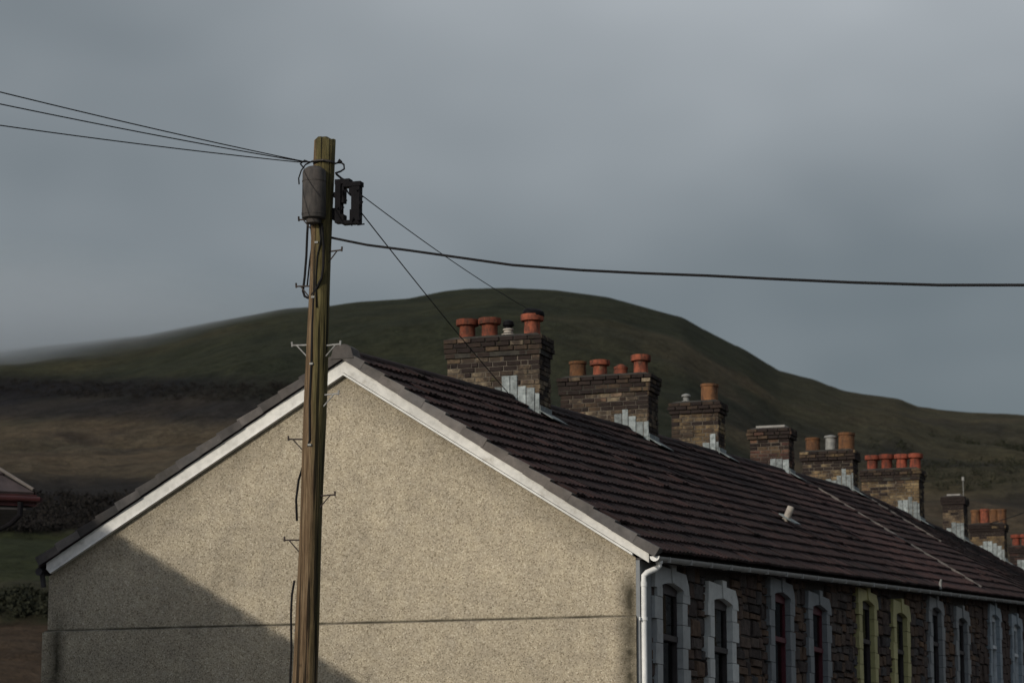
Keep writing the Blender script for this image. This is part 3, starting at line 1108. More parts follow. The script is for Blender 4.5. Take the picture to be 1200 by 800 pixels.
def house(k, y0, y1, dz0, dz1, label, paints, frame, wins, sing_tiles, sing_stones, tile, chim):
    wd = y1 - y0
    sh = (dz1 - dz0) / wd
    root = empty('terraced_house', (0, y0, dz0))
    tag(root, label, 'house', 'houses of the terrace')
    Zt = Z0
    end = k == 0
    # walls
    b = MB()
    ztw = -.22
    yg = 0.30 if end else 0.0
    rects = [(w_ - .49, w_ + .49) for w_ in wins]
    zlo, zhi = Zt + ztw - 1.6, Zt + ztw
    b.box(3.70, 4.0, yg, wd, -1.5, zlo)
    cur = yg
    for a, c in rects + [(wd, wd)]:
        if a > cur:
            b.box(3.70, 4.0, cur, a, zlo, zhi)
        cur = c
    vs = [(3.70, yg, zhi), (4.0, yg, zhi), (4.0, wd, zhi), (3.70, wd, zhi), (3.70, yg, Zt + .02 + sh * yg), (4.0, yg, Zt + .02 + sh * yg), (4.0, wd, Zt + .02 + sh * wd), (3.70, wd, Zt + .02 + sh * wd)]
    b.add(vs, [(0, 3, 2, 1), (4, 5, 6, 7), (0, 1, 5, 4), (2, 3, 7, 6), (0, 4, 7, 3), (1, 2, 6, 5)])
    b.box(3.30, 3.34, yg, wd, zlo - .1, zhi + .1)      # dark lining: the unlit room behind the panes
    fw = b.build('front_wall', M['stone_bed'], root)
    b = MB()
    b.box(-4.0, -3.72, yg, wd, -1.5, Zt - .02)
    b.build('rear_wall', M['pebble'], root)
    if not end:
        b = MB()
        b.prism([(-3.7, -1.0), (3.7, -1.0), (3.7, Zt), (RX, Zt + RH - .3), (-3.7, Zt)], 'y', .01, .2)
        b.build('party_wall', M['mortar'], root)
    # rubble stone facing, built stone by stone
    z = Zt + ztw - 2.2
    stuff = MB()
    g = random.Random(40 + k)
    spans = [(w_ - .49 - .20, w_ + .49 + .20) for w_ in wins]
    ystart = 0.50 if end else 0.0
    while z < Zt + .0:
        h = g.uniform(.13, .26)
        yy = ystart - g.uniform(0, .2) if ystart == 0 else ystart
        while yy < wd - .03:
            ln = g.uniform(.20, .62)
            a, c = max(yy, ystart), min(yy + ln, wd)
            yy += ln
            skip = False
            if z < Zt + ztw + .10 and z + h > zlo - .15:
                for (s0, s1) in spans:
                    if a < s1 and c > s0:
                        if a < s0 - .07:
                            c = s0
                        elif c > s1 + .07:
                            a = s1
                        else:
                            skip = True
            if skip or c - a < .06:
                continue
            dx = g.uniform(.03, .07)
            zz = z + sh * (a + c) / 2 + g.uniform(-.02, .02)
            hs_ = h - .014
            parts_ = [(zz, hs_)]
            if hs_ > .15 and g.random() < .4:
                q = g.uniform(.4, .6)
                parts_ = [(zz, hs_ * q - .006), (zz + hs_ * q + .006, hs_ * (1 - q) - .006)]
            for zz, hs_ in parts_:
              top = min(zz + hs_, Zt + .015 + sh * a)
              if top - zz < .04:
                continue
              dx = g.uniform(.03, .075)
              if sing_stones:
                inst('stone', g.choice(STONES), fw, (3.99, a + .006, zz), None, (dx, c - a - .012, top - zz))
              else:
                stuff.box(3.99, 3.99 + dx, a + .006, c - .006, zz, top)
        z += h
    if not sing_stones:
        tag(stuff.build('stone_facing', M['stone'], fw), kind='stuff')
    # windows
    for i, w_ in enumerate(wins):
        fo = window_part(root, w_, Zt + ztw, paints[i % len(paints)], frame, seed=k * 7 + i, curt=CURTAINS.get((k, i)))
    # fascia, soffit, gutter
    b = MB()
    b.box(4.0, 4.17, 0, wd, Zt - .035, Zt - .012, sh=sh)
    b.box(4.172, 4.19, 0, wd, Zt - .075, Zt + .045, sh=sh)
    b.build('fascia', M['fascia'], root)
    b = MB()
    N = 8
    gy0 = -.04 if end else 0
    for i in range(N):
        a0, a1 = math.pi * (1 + i / N), math.pi * (1 + (i + 1) / N)
        r0, r1 = .060, .053
        P = [(4.255 + r * math.cos(a), -.005 + r * math.sin(a)) for (r, a) in ((r0, a0), (r0, a1), (r1, a1), (r1, a0))]
        b.prism([(x, Zt + z_) for x, z_ in P], 'y', gy0, wd, sh=sh)
    yy = .4
    while yy < wd:
        b.box(4.192, 4.322, yy, yy + .03, Zt - .068, Zt - .0, sh=sh)
        yy += 1.0
    b.build('gutter', M['gutter'], root)
    # roof
    rf = MB()
    th = .10
    fr = [(RX, RH - .035), (RX, RH - .035 - th), (EX - .12, EH + .12 * SL - .035 - th), (EX - .12, EH + .12 * SL - .035)]
    rf.prism([(x, Zt + z_) for x, z_ in fr][::-1], 'y', .02 if end else 0.0, wd, sh=sh)
    rr_ = [(RX - .001, RH - .02), (REX, REH - .02), (REX, REH - .02 - th), (RX - .001, RH - .02 - th)]
    rf.prism([(x, Zt + z_) for x, z_ in rr_], 'y', -.06 if end else 0.0, wd, sh=sh)
    roof = rf.build('roof', M['tile_dark'], root)
    nc = max(1, round((wd - (.06 if end else 0)) / .335))
    yt0 = .06 if end else 0.0
    tw = (wd - yt0) / nc
    tm = tile_mesh('tile', tw, sh, tile)
    pl = []
    g2 = random.Random(90 + k)
    for i in range(NCOURSE):
        head = Vector((RX, 0, RH)) + DV * (TILE_L * i - .02)
        for j in range(nc):
            pl.append((head.x + g2.uniform(-.003, .003), yt0 + j * tw + g2.uniform(-.004, .004), Zt + head.z - .022 + sh * (yt0 + j * tw) + g2.uniform(-.007, .007) + (.018 if g2.random() < .03 else 0)))
    if sing_tiles:
        for p in pl:
            inst('tile', tm, roof, p)
    else:
        joined_tiles(tm, pl, 'tile_courses', tile, roof)
    # ridge tiles
    b = MB()
    R_ = .105
    N = 8
    for i in range(N):
        a0, a1 = math.pi * i / N, math.pi * (i + 1) / N
        P = [(r * math.cos(a), r * .8 * math.sin(a)) for (r, a) in ((R_, a0), (R_, a1), (R_ - .02, a1), (R_ - .02, a0))]
        b.prism(P, 'y', .006, .444, sh=sh)
    rm = b.mesh('ridge_tile', M['tile'])
    yy = -.10 if end else 0.0
    while yy < wd - .2:
        o = inst('ridge_tile', rm, roof, (RX, yy, Zt + RH - .045 + sh * yy + g2.uniform(-.004, .004)))
        yy += .45
    for c in chim:
        chimney(root, y0, dz0, sh, **c)
    return root, roof, sh


CURTAINS = {(0, 0): (M['curtain_rust'], .75, False), (0, 1): (M['curtain_pale'], .6, True), (1, 0): (M['curtain_rust'], .5, True),
            (2, 0): (M['curtain_pale'], .9, False), (2, 1): (M['curtain_pale'], .8, False), (4, 0): (M['curtain_pale'], .4, True), (4, 1): (M['curtain_pale'], .5, True)}
T, TB = 'terracotta', 'buff_clay'
HOUSES = [
    (0, 6.15, 'end terrace house with a pebbledashed gable, white bargeboards and a corner downpipe',
     [M['grey_blue'], M['pale_grey']], M['frame_dark'], [1.32, 3.80],
     [dict(xl=-.83, xr=.645, yf=6.35, dep=.53, top=3.655, brick='brick_buff', corb=4,
           pots=[(-.60, 'flared', T, 1), (-.24, 'flared', T, 1), (.06, 'urn', 'mortar_pale', 1.1), (.06, 'cowl', 'black', 1.9), (.44, 'flared', T, 1.05), (.46, 'cap', 'black', .345)])]),
    (6.15, 12.30, 'terraced house with slate blue window surrounds and burgundy frames',
     [M['slate_blue'], M['slate_blue']], M['frame_red'], [1.05, 3.5],
     [dict(xl=-1.01, xr=.57, yf=12.4, dep=.58, top=3.66, brick='brick_buff', corb=4,
           pots=[(-.78, 'plain', TB, 1.0), (-.38, 'flared', T, .95), (-.01, 'short', T, 1), (.35, 'flared', T, 1.1)])]),
    (12.30, 18.45, 'terraced house with yellow painted window surrounds',
     [M['cream'], M['cream']], M['frame_dark'], [.98, 3.85],
     [dict(xl=-.67, xr=.26, yf=18.2, dep=.50, top=3.72, brick='brick_yellow', corb=3,
           pots=[(-.44, 'cowl', 'zinc', 1.3), (.02, 'square', TB, (1.25, 1.05))])]),
    (18.45, 24.60, 'terraced house with plain grey window surrounds beside the yellow ones',
     [M['dim_grey'], M['dim_grey']], M['frame_dark'], [1.15, 3.95],
     [dict(xl=-.49, xr=.35, yf=23.6, dep=.47, top=3.63, brick='brick_red', corb=3, pots=[], flat='kerb')]),
    (24.60, 30.80, 'terraced house with pale blue surrounds and white window frames at the frame edge',
     [M['pale_blue'], M['pale_blue']], M['frame_white'], [1.8, 4.75],
     [dict(xl=-.86, xr=.34, yf=30.0, dep=.57, top=3.62, brick='brick_yellow', corb=3,
           pots=[(-.66, 'square', TB, (1.3, 1.0)), (-.24, 'flue', 'zinc', (1.5, 1.2)), (.13, 'square', TB, (1.45, 1.25))])]),
    (30.80, 37.40, 'terraced house seen only by its roof under the stack of four bright red pots',
     [M['pale_grey'], M['pale_grey']], M['frame_dark'], [1.6, 4.4],
     [dict(xl=-1.02, xr=.47, yf=37.4, dep=.7, top=3.93, brick='brick_yellow', corb=4,
           pots=[(-.80, 'flared', 'red_clay', (1.2, 1.25)), (-.42, 'flared', 'red_clay', (1.2, 1.3)), (-.03, 'flared', 'red_clay', (1.2, 1.25)), (.32, 'flared', 'red_clay', (1.2, 1.25))])]),
    (37.40, 43.60, 'terraced house seen only by its roof below the narrow chimney without pots',
     [M['grey_blue'], M['grey_blue']], M['frame_dark'], [1.6, 4.4],
     [dict(xl=-.09, xr=.50, yf=43.8, dep=.65, top=3.80, brick='brick_buff', corb=3, pots=[], flat='kerb')]),
    (43.60, 49.80, 'terraced house seen only by its roof below the chimney of four dull orange pots',
     [M['grey_blue'], M['grey_blue']], M['frame_dark'], [1.6, 4.4],
     [dict(xl=-.39, xr=.63, yf=50.0, dep=.5, top=3.62, brick='brick_yellow', corb=3,
           pots=[(-.24, 'square', TB, (1.1, 1.3)), (.03, 'square', T, (1.1, 1.35)), (.29, 'square', TB, (1.1, 1.3)), (.53, 'square', TB, (1.1, 1.3))])]),
    (49.80, 56.20, 'terraced house farthest along the row, its chimney cut by the right edge',
     [M['grey_blue'], M['grey_blue']], M['frame_dark'], [1.6, 4.4],
     [dict(xl=-.2, xr=1.1, yf=56.3, dep=.5, top=3.5, brick='brick_red', corb=3,
           pots=[(-.02, 'flared', 'red_clay', 1.2), (.27, 'flared', 'red_clay', 1.2), (.57, 'flared', 'red_clay', 1.2), (.87, 'flared', 'red_clay', 1.2)])]),
]
roots = []
for k, (ya, yb, lab, paints, frame, wins, chim) in enumerate(HOUSES):
    for c in chim:
        c['sing'] = k < 6
    roots.append(house(k, ya, yb, base_z(ya), base_z(yb), lab, paints, frame, wins, k < 3, k < 4,
                       M['tile'], chim))
H1, ROOF1, SH1 = roots[0]

# --- the gable of the end house
GX = 4.0
b = MB()
b.prism([(-GX, Z0 - .715), (GX, Z0 - .715), (GX, Z0 - .0), (RX, Z0 + 2.43), (-GX, Z0 - .0)], 'y', 0.0, .30)
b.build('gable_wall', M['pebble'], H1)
b = MB()
b.box(-GX - .05, GX + .012, -.045, .30, -1.5, Z0 - .735)
b.prism([(-.045, Z0 - .7349), (.30, Z0 - .7349), (.30, Z0 - .712), (-.005, Z0 - .712)], 'x', -GX - .03, GX + .008)
b.build('lower_gable_wall', M['pebble'], H1)
b = MB()
b.box(GX + .002, GX + .05, .0, .50, Z0 - 2.6, Z0 - .04)
b.build('corner_render', M['slate_blue'], H1)

# bargeboards with their bead, and the stepped grey verge above them
for sgn in (1, -1):
    xe = GX + .17 if sgn > 0 else -GX - .015
    sl = 2.43 / (GX - RX) if sgn > 0 else 2.43 / (GX + RX)
    lowz = lambda x: 2.43 - abs(x - RX) * sl
    b = MB()
    hgt = .195
    p = [(RX, lowz(RX) + .035), (xe, lowz(xe) + .035), (xe, lowz(xe) + hgt), (RX, lowz(RX) + hgt)]
    if sgn < 0:
        p = [(RX, lowz(RX) + .035), (RX, lowz(RX) + hgt), (xe, lowz(xe) + hgt), (xe - .0, lowz(xe) + .10), (xe + .05, lowz(xe) + .045), (xe + .12, lowz(xe + .12) + .035)]
    b.prism([(x, Z0 + z) for x, z in (p if sgn > 0 else p)], 'y', -.055, -.002)
    o = b.build('bargeboard', M['white_worn'], H1)
    b = MB()
    xe2 = GX - .02 if sgn > 0 else -GX + .05
    p = [(RX, lowz(RX)), (xe2, lowz(xe2)), (xe2, lowz(xe2) + .028), (RX, lowz(RX) + .028)]
    b.prism([(x, Z0 + z) for x, z in p], 'y', -.072, -.002)
    b.build('bead', M['white'], o)
    if sgn > 0:
        b = MB()                            # boxed end of the board at the eaves
        b.box(xe + .002, xe + .012, -.055, .02, Z0 + lowz(xe) + .03, Z0 + lowz(xe) + hgt)
        b.build('board_end', M['white_worn'], o)

# verge tiles: each overlaps the one below
for sgn in (1, -1):
    xe, ze = (EX, EH) if sgn > 0 else (REX, REH)
    head, tail = Vector((RX, 0, RH)), Vector((xe, 0, ze))
    d = (tail - head).normalized()
    nrm = Vector((-d.z, 0, d.x)) if sgn > 0 else Vector((d.z, 0, -d.x))
    n = NCOURSE
    ln = (tail - head).length / n
    b = MB()
    for (o_, q_) in ((0, 0),):
        P = []
        for (v, lf) in ((-.01, .004), (ln * 1.06, .032)):
            P += [d * v + nrm * lf, d * v + nrm * (lf - .25 if False else lf - .22)]
        h0, h0d, h1, h1d = P
        y0_, y1_ = -.105, (.13 if sgn > 0 else .10)
        vs = []
        for y_ in (y0_, y1_):
            for q in (h0, h1):
                vs.append((q.x, y_, q.z))
        for q in (h0 - nrm * .105, h1 - nrm * .125):
            vs.append((q.x, y0_, q.z))
        for q in (h0 - nrm * .03, h1 - nrm * .03):
            vs.append((q.x, y1_, q.z))
        # 0 headfront 1 tailfront 2 headback 3 tailback 4 head drop 5 tail drop 6,7 back lower
        fs = [(0, 1, 3, 2), (0, 4, 5, 1), (1, 5, 7, 3), (2, 3, 7, 6), (4, 6, 7, 5)]
        b.add(vs, fs if sgn < 0 else [f[::-1] for f in fs])
    me = b.mesh('verge_tile', M['tile_grey'] if sgn > 0 else M['verge_dull'])
    for i in range(n):
        p = head + d * (ln * i)
        inst('verge_tile', me, ROOF1, (p.x, rnd.uniform(-.008, .004), Z0 + p.z + rnd.uniform(-.004, .004)))
b = MB()                                     # grey block end closing the ridge
b.prism([(RX - .16, Z0 + RH - .11), (RX + .16, Z0 + RH - .11), (RX + .12, Z0 + RH + .03), (RX + .05, Z0 + RH + .075), (RX - .05, Z0 + RH + .075), (RX - .12, Z0 + RH + .03)], 'y', -.118, .16)
b.build('ridge_end', M['verge_dull'], ROOF1)

# rainwater downpipe with its swan neck at the front corner
b = MB()
xg, yg_ = 4.25, .16
pts = [(xg, yg_, Z0 - .04), (xg, yg_, Z0 - .10), (4.21, yg_ - .02, Z0 - .14), (4.12, yg_ - .09, Z0 - .19), (4.085, yg_ - .11, Z0 - .23), (4.085, yg_ - .11, Z0 - .30), (4.085, yg_ - .11, 0.1)]
b.tube(pts, .036, 12)
b.tube([(4.085, yg_ - .11, Z0 - .36), (4.085, yg_ - .11, Z0 - .30)], .043, 12)
b.tube([(xg, yg_, Z0 - .075), (xg, yg_, Z0 - .035)], .045, 12)
for z in (Z0 - .75, Z0 - 2.3):
    b.tube([(4.085, yg_ - .11, z - .02), (4.085, yg_ - .11, z + .02)], .046, 12)
    b.box(4.05, 4.06, yg_ - .20, yg_ - .02, z - .02, z + .02)
o = b.build('downpipe', M['upvc'], H1)
shade_auto(o, 50)
b = MB()                                     # closed end of the gutter, a pale cap seen end on
N = 10
b.prism([(4.255 + .062 * math.cos(math.pi * (1 + i / N)), Z0 - .005 + .062 * math.sin(math.pi * (1 + i / N))) for i in range(N + 1)], 'y', -.055, -.041)
b.build('gutter_end', M['upvc'], H1)
b = MB()                                     # dark rear gutter seen end on
b.tube([(-4.13, -.05, Z0 + .06), (-4.13, 3, Z0 + .23)], .05, 10)
b.tube([(-4.12, .02, Z0 + .06), (-4.10, .05, Z0 - .14)], .035, 10)
b.build('rear_gutter', M['fascia'], H1)
# party joints: pale mortar lines running down the slope between two roofs
def party_joint(idx, y, v0, v1, vthick):
    root, roof, sh = roots[idx]
    y0 = HOUSES[idx][0]
    g = random.Random(idx)
    b = MB()
    n = 22
    for i in range(n):
        a = v0 + (v1 - v0) * i / n
        c = v0 + (v1 - v0) * (i + 1) / n + .01
        A, C = Vector((RX, 0, RH)) + DV * a, Vector((RX, 0, RH)) + DV * c
        hh = .036 + g.uniform(0, .016)
        yy = y - y0 + g.uniform(-.008, .008)
        wd = g.uniform(.008, .018) if a > vthick else .07
        q = [A + NV * .01, C + NV * .01, C + NV * (hh + .01), A + NV * hh]
        b.prism([(v.x, v.z + Z0) for v in q], 'y', yy, yy + wd, sh=sh)
    b.build('mortar_joint', M['verge_dull'], roof)


party_joint(3, 24.45, 0.15, 4.7, .1)
party_joint(4, 30.70, 0.12, 2.4, .62)

# short pipe through the roof of the third house, and a small pale stub near the fourth's eaves
def roof_point(px, py):
    n = Vector((SL, -SLOPE, 1)).normalized()
    return at_plane(px, py, n, (EX, 0, Z0 + EH + .05))


p = roof_point(921, 608)
hi = [i for i, h in enumerate(HOUSES) if h[0] <= p.y < h[1]][0]
rt = roots[hi][0]
lp = p - Vector((0, HOUSES[hi][0], base_z(HOUSES[hi][0])))
b = MB()
b.tube([lp - NV * .05, lp + NV * .04, lp + NV * .07 + Vector((.05, .02, .15))], [.066, .066, .06], 12)
vp = b.build('vent_pipe', M['mortar_pale'], rt)
shade_auto(vp, 50)
b = MB()
q = [lp + DV * -.12 + NV * .02, lp + DV * .22 + NV * .025, lp + DV * .22 + NV * .045, lp - DV * .12 + NV * .04]
b.prism([(v.x, v.z - SLOPE * lp.y) for v in q], 'y', lp.y - .16, lp.y + .2, sh=SLOPE)
b.build('lead_slate', M['lead'], vp)
p = roof_point(1102, 686)
hi = [i for i, h in enumerate(HOUSES) if h[0] <= p.y < h[1]][0]
lp = p - Vector((0, HOUSES[hi][0], base_z(HOUSES[hi][0])))
b = MB()
b.tube([lp - Vector((0, 0, .06)), lp + Vector((0, 0, .05)), lp + Vector((.02, 0, .12))], [.03, .028, .02], 8)
b.build('overflow_pipe', M['zinc'], roots[hi][0])

# aerial mast on the narrow chimney
c7 = [o for o in roots[6][0].children if o.name.startswith('chimney')][0]
ax, ay = .42, 43.8 - 37.4 + .5
az_ = Z0 + 3.6
b = MB()
b.tube([(ax, ay, az_ - .5), (ax, ay, az_ + .93)], .011, 6)
b.box(ax - .03, ax + .03, ay - .03, ay + .03, az_ + .82, az_ + .93)
b.build('aerial', M['zinc'], c7)

# ------------------------------------------------------------------ telegraph pole
PY = -7.0
P_top, P_bot = at_y(381, 160, PY), at_y(357, 800, PY)
slope_x = (P_top.x - P_bot.x) / (P_top.z - P_bot.z)
base = Vector((P_bot.x - slope_x * P_bot.z, PY, 0))
pole = empty('telegraph_pole', base)
tag(pole, 'tall weathered wooden telegraph pole standing in front of the pebbledashed gable', 'telegraph pole')
H_ = P_top.z
segs, rings = 40, 90
vs, fs = [], []
for i in range(rings + 1):
    t = i / rings
    z = -0.8 + (H_ + 0.8) * t
    r = .132 - .028 * t
    for k in range(segs):
        a = 2 * math.pi * k / segs
        groove = .0016 * math.sin(a * 9 + 1.3 * math.sin(z * .7)) + .0014 * math.sin(a * 14 + 2 + 1.8 * math.sin(z * .6)) - .010 * max(0, math.sin(a * 1.5 + 2.6 + .12 * math.sin(z))) ** 30
        lump = .005 * math.sin(z * 2.3 + 2 * a)
        zz = z
        if i == rings:
            zz = H_ - .012 - .02 * abs(math.cos(a * 1.0 + .1)) + .006 * math.sin(a * 5)
            r = .082
        rr2 = r + groove + lump
        if i == rings - 1:
            zz = H_ - .045 + .008 * math.sin(a * 3 + 1)
        vs.append((slope_x * zz + rr2 * math.cos(a), rr2 * math.sin(a), zz))
for i in range(rings):
    for k in range(segs):
        a, c = i * segs + k, i * segs + (k + 1) % segs
        fs.append((a, c, c + segs, a + segs))
vs.append((slope_x * H_, 0, H_ - .05))
fs += [(rings * segs + k, rings * segs + (k + 1) % segs, len(vs) - 1) for k in range(segs)]
b = MB()
b.add(vs, fs)
shaft = b.build('shaft', M['wood'], pole, smooth=True)


def pl(px, py, dy=0.0):
    """pole-local point: dy in front of (-) or behind the pole's axis"""
    return at_y(px, py, PY + dy) - base


def pole_r(z):
    return .132 - .028 * (z + .8) / (H_ + .8)


# step irons: bar, upturned end and brace
for (px, py, side) in ((388, 405, 1), (356, 405, -1), (383, 463, 1), (352, 515, -1), (379, 581, 1), (346, 633, -1), (392, 295, 1), (361, 336, -1), (364, 258, -1)):
    z = pl(px, py).z
    cx_ = slope_x * z
    r = pole_r(z) - .03
    b = MB()
    tip = .26 if py > 350 else .24
    b.tube([(cx_ + side * r, -.02, z), (cx_ + side * (r + .03 + .8 * (tip - .1)), -.03, z + .005), (cx_ + side * tip, -.03, z + .006)], .0085, 6)
    b.tube([(cx_ + side * tip, -.03, z - .008), (cx_ + side * (tip + .004), -.03, z + .04)], .0095, 6)
    b.tube([(cx_ + side * (tip - .05), -.03, z), (cx_ + side * r, -.03, z - .135)], .0065, 6)
    b.build('step_iron', M['steel'] if py in (405, 463) else M['rusty'], pole)

# grey casing strapped to the pole
zc0, zc1 = pl(368, 259, -.12).z, pl(368, 197, -.12).z
cx_ = pl(368.5, 228, -.14).x
b = MB()
h = zc1 - zc0
b.lathe([(.0, -.03), (.075, -.03), (.078, .01), (.118, .02), (.121, .04), (.119, h * .9), (.108, h * .95), (.07, h), (0, h + .004)], (0, 0, 0), 24)
can = shade_auto(b.build('cable_casing', M['canister'], pole, (cx_, -.15, zc0)), 35)
b = MB()
b.tube([(0, 0, h * .72), (0, 0, h * .745)], .123, 24)
b.tube([(0, 0, .055), (0, 0, .075)], .124, 24)
shade_auto(b.build('strap', M['canister'], can), 40)
b = MB()                                     # metal band round the pole above the casing
zb_ = pl(382, 191).z
b.tube([(slope_x * zb_, 0, zb_ - .01), (slope_x * zb_, 0, zb_ + .01)], pole_r(zb_) + .008, 24)
b.box(slope_x * zb_ - .07, slope_x * zb_ + .05, -.135, -.118, zb_ - .007, zb_ + .007)
shade_auto(b.build('pole_band', M['canister'], pole), 40)

# black open cable frame on the right of the pole
b = MB()


def bar(x0, y0, x1, y1, d0=-.03, d1=.05):
    A, C = pl(x0, y1), pl(x1, y0)
    b.box(A.x, C.x, d0, d1, A.z, C.z)


for (x0, y0, x1, y1) in ((394, 211, 401, 262), (401, 214, 404, 238), (400.5, 252, 404.5, 262), (413, 219, 423, 263), (410, 217, 413.5, 228),
                         (411, 246, 413.5, 262), (394, 210, 411, 217), (404, 213, 424, 220), (402, 258, 420, 263.5), (392, 226, 396, 232), (390, 244, 396, 258)):
    bar(x0, y0, x1, y1, -.035 + rnd.uniform(-.01, .01), .05 + rnd.uniform(-.01, .01))
for i in range(14):
    x_ = rnd.choice((397, 421, 423, 414, 403))
    y_ = rnd.uniform(218, 260)
    A = pl(x_, y_, -.04)
    b.tube([A, A + Vector((rnd.uniform(-.03, .03), -.02, rnd.uniform(-.05, .03))), A + Vector((rnd.uniform(-.03, .03), .02, rnd.uniform(-.08, .02)))], .008, 5)
b.build('cable_frame', M['black'], pole)
b = MB()
b.tube([pl(393, 211), pl(402, 213.5), pl(411, 214), pl(417, 215), pl(424, 216), pl(424.5, 219), pl(412, 218)], .009, 6)
b.tube([pl(394, 204, -.05), pl(400, 209), pl(405, 212), pl(412, 214)], .011, 6)
b.tube([pl(392, 192, -.05), pl(399, 190), pl(403, 193), pl(403.5, 198), pl(399, 201), pl(393, 203, -.05)], .010, 6)
b.tube([pl(396, 191), pl(398, 189), pl(400, 190.5)], [.012, .026, .016], 8)
b.tube([pl(406, 222, -.04), pl(408, 226), pl(411, 229), pl(413, 229)], .009, 6)
b.build('jumper_wires', M['cable'], pole)
b = MB()
b.tube([pl(366, 189, -.12), pl(358, 193), pl(353, 200), pl(350, 209), pl(350.5, 216)], .008, 6)
b.tube([pl(362, 190, -.12), pl(357, 188), pl(352, 192), pl(356, 197, -.14)], .008, 6)
b.build('drop_wires', M['cable'], pole)

# cables clipped down the front of the shaft, with the slack loop on the left
def on_shaft(px, py, out_=0.012):
    q = pl(px, py)
    cx = slope_x * q.z
    r = pole_r(q.z)
    dx = q.x - cx
    if abs(dx) < r * .98:
        dy = -math.sqrt(r * r - dx * dx) - out_
        q = pl(px, py, dy)
    return q


b = MB()
b.tube([on_shaft(*p) for p in ((361, 258), (360, 275), (359, 300), (357, 325), (355, 341), (357, 347), (361, 349), (366, 345), (372, 336), (377, 325), (379, 312), (379, 290), (377, 262))], .013, 8)
b.build('slack_loop', M['cable'], pole, smooth=True)
b = MB()
b.tube([on_shaft(*p) for p in ((370, 260), (369, 290), (368, 340), (366, 380), (365, 425), (363, 470), (363, 515), (357, 540), (350, 562), (347, 585), (348, 610))], .012, 8)
b.build('clipped_cable', M['cable'], pole, smooth=True)
b = MB()
b.tube([on_shaft(*p) for p in ((345, 680), (342, 697), (341, 720), (341.5, 760), (340, 800), (339, 840))], .012, 8)
b.build('clipped_cable', M['cable'], pole, smooth=True)
b = MB()
b.tube([on_shaft(*p) for p in ((374, 262), (376, 280), (372, 300), (370, 330), (371, 360))], .008, 6)
b.tube([on_shaft(*p) for p in ((364, 262), (366, 285), (363, 305), (360, 335))], .008, 6)
b.build('clipped_cable', M['cable'], pole, smooth=True)
cl = MB()
cl.box(-.018, .018, -.012, .012, -.010, .010)
clm = cl.mesh('cable_clip', M['zinc'])
for p in ((367, 348), (365, 426), (363, 521), (371, 284), (347, 738)):
    inst('cable_clip', clm, pole, on_shaft(p[0], p[1], .016))


# ------------------------------------------------------------------ overhead cables
def catenary(p0, p1, sag, n=28):
    p0, p1 = Vector(p0), Vector(p1)
    res = []
    for i in range(n + 1):
        t = i / n
        q = p0.lerp(p1, t)
        q.z -= sag * 4 * t * (1 - t)
        res.append(q)
    return res


def cable(name, pts, r, label, group=None):
    b = MB()
    b.tube(pts, r, 6)
    o = b.build(name, M['cable'], smooth=True)
    return tag(o, label, 'cable', group)


for (a, bnd, e, dy, lab) in (((357, 189.5), (200, 157), (0, 108), -12.5, 'uppermost of the three thin cables running left from the pole'),
                             ((352, 189), (200, 161), (0, 122), -11.5, 'middle one of the three thin cables running left from the pole'),
                             ((349, 190), (200, 176), (0, 147), -10.5, 'lowest of the three thin cables running left from the pole')):
    A = at_y(a[0], a[1], PY - .1)
    E_ = at_y(e[0], e[1], dy)
    X = A + (E_ - A) * 3.2
    pts = []
    for i in range(31):
        t = i / 30
        q = A.lerp(X, t)
        q.z -= .42 * 4 * t * (1 - t) * .35
        pts.append(q)
    # keep it through the photographed height at the frame edge
    dzz = E_.z - (A.lerp(X, 1 / 3.2).z - .42 * 4 * (1 / 3.2) * (1 - 1 / 3.2) * .35)
    for i, q in enumerate(pts):
        q.z += dzz * (i / 30) * 3.2
    at_pole = at_y(372, 190, PY - .12)
    cable('overhead_cable', [at_pole] + pts, .0055, lab, 'cables running left from the pole')

# the heavy cable leaving the pole to the right
pts = []
for (px, py) in ((386, 278), (393, 279.5), (410, 283), (430, 287), (480, 293.5), (540, 302), (600, 310.5), (680, 316.5), (750, 320), (830, 323), (900, 326.5), (1000, 331), (1100, 334), (1200, 334), (1300, 332), (1400, 328)):
    f = (px - 386) / 814
    pts.append(at_y(px, py, PY + .05 - 2.2 * f))
stepv = pts[-1] - pts[-2]
for i in range(1, 26):                      # on to the next pole, far out of view
    pts.append(pts[-1] + Vector((stepv.x, stepv.y, .012 * i)))
cable('overhead_cable', pts, .0135, 'thick black cable sagging from the pole to the right edge of the view')
cable('overhead_cable', catenary(at_y(424, 229, PY), at_y(619, 362, 6.6), .05), .0052, 'thin cable from the black cable frame to the top of the nearest chimney')
cable('overhead_cable', catenary(at_y(424, 250, PY), at_y(604, 470, 6.28), .035), .0065, 'thin cable from the pole to the flashing at the foot of the nearest chimney')
cable('overhead_cable', catenary(at_y(1160, 613, 50), at_y(1290, 560, 40), .1, 12), .012, 'short length of cable rising from a far chimney at the right edge')

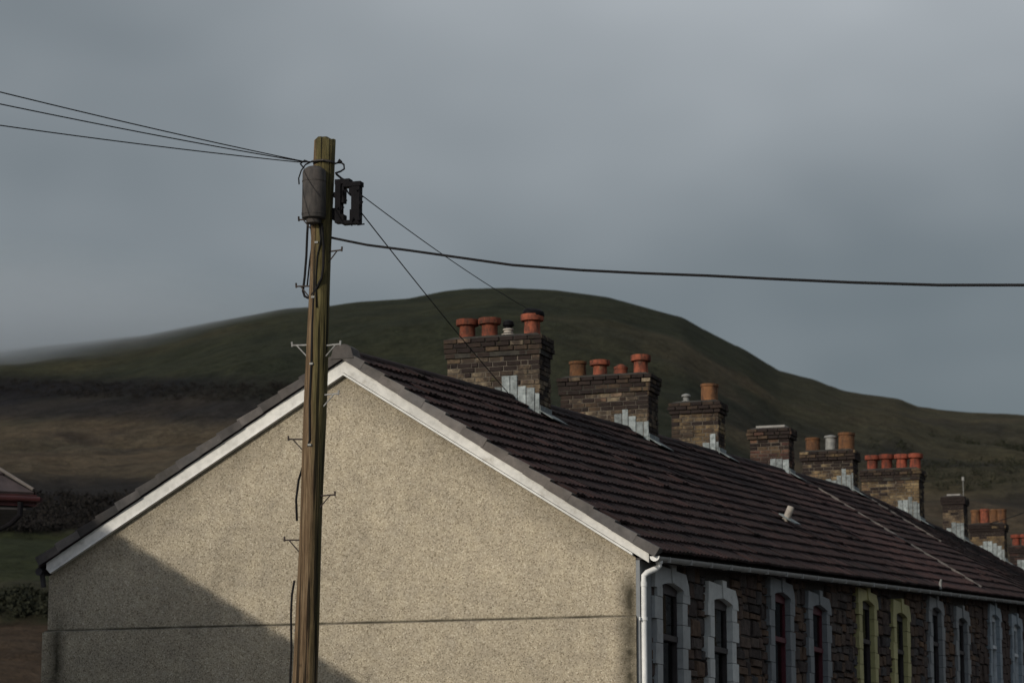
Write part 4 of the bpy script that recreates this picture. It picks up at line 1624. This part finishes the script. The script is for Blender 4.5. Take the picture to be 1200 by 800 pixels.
# ------------------------------------------------------------------ neighbouring house at the left edge
NP = at_y(39, 581.5, PY - .4)                  # its nearest eaves corner
PHI = math.radians(38)
NH, ND, NW, PITCHN = NP.z, 8.8, 12.0, math.tan(math.radians(38))
nb = empty('hip_roofed_house', (NP.x, NP.y, 0))
nb.rotation_euler = (0, 0, PHI)
tag(nb, 'neighbouring house with a hipped roof and red eaves at the left edge', 'house')
b = MB()                                     # local: corner at the origin, front along -x, side along +y
o_ = .32
b.box(-NW + o_, -o_, o_, ND - o_, -1, NH - .12)
b.build('wall', M['roughcast'], nb)
rz = NH + PITCHN * ND / 2
A = [(0, 0, NH), (-NW, 0, NH), (-NW, ND, NH), (0, ND, NH), (-ND / 2, ND / 2, rz), (-NW + ND / 2, ND / 2, rz)]
b = MB()
b.add(A, [(1, 0, 4, 5), (0, 3, 4), (3, 2, 5, 4), (2, 1, 5), (0, 1, 2, 3)])
hr = b.build('roof', M['tile_dark'], nb)
# tile courses on the two slopes in view
nco = 16
st = MB()
for i in range(nco):
    t0, t1 = i / nco, (i + 1) / nco + .01
    for (c0, c1, top0, top1, nv) in (((-NW, 0), (0, 0), (-NW + ND / 2, ND / 2), (-ND / 2, ND / 2), Vector((0, -PITCHN, 1)).normalized()),
                                     ((0, 0), (0, ND), (-ND / 2, ND / 2), (-ND / 2, ND / 2), Vector((PITCHN, 0, 1)).normalized())):
        c0, c1, top0, top1 = Vector(c0), Vector(c1), Vector(top0), Vector(top1)
        a0, a1 = c0.lerp(top0, t0), c1.lerp(top1, t0)
        b0, b1 = c0.lerp(top0, min(t1, 1)), c1.lerp(top1, min(t1, 1))
        z0_, z1_ = NH + (rz - NH) * t0, NH + (rz - NH) * min(t1, 1)
        P4 = [Vector((a0.x, a0.y, z0_)) + nv * .05, Vector((a1.x, a1.y, z0_)) + nv * .05, Vector((b1.x, b1.y, z1_)) + nv * .02, Vector((b0.x, b0.y, z1_)) + nv * .02]
        P4 += [P4[0] - nv * .045, P4[1] - nv * .045]
        st.add(P4, [(0, 1, 2, 3), (4, 5, 1, 0)])
tag(st.build('tile_courses', M['tile_dark'], hr), kind='stuff')
b = MB()
hp = [Vector((0, 0, NH + .07)).lerp(Vector((-ND / 2, ND / 2, rz + .07)), t / 12) for t in range(13)]
b.tube(hp, .018, 8)
b.build('hip_tiles', M['tile_grey'], hr)
b = MB()
b.tube([Vector((-ND / 2, ND / 2, rz + .06)), Vector((-NW + ND / 2, ND / 2, rz + .06))], .09, 8)
b.build('ridge_tiles', M['tile_dark'], hr)
b = MB()
b.box(-NW, -.0, -.03, -.002, NH - .10, NH + .015)
b.box(.002, .03, -.03, ND, NH - .10, NH + .015)
b.build('fascia', M['red_paint'], nb)
b = MB()
b.box(-NW, .0, .0, o_, NH - .14, NH - .11)
b.box(-o_, .0, o_, ND, NH - .14, NH - .11)
b.build('soffit', M['fascia'], nb)
b = MB()
b.tube([(-NW, -.065, NH - .035), (.055, -.065, NH - .035)], .028, 10)
b.tube([(.06, -.06, NH - .04), (.06, ND, NH - .04)], .028, 10)
b.build('gutter', M['red_paint'], nb)
b = MB()
b.tube([(-.14, -.075, NH - .07), (-.14, -.075, NH - .20), (-.20, .05, NH - .27), (-.42, o_ - .06, NH - .40), (-.42, o_ - .06, .1)], .03, 10)
b.build('downpipe', M['black'], nb)
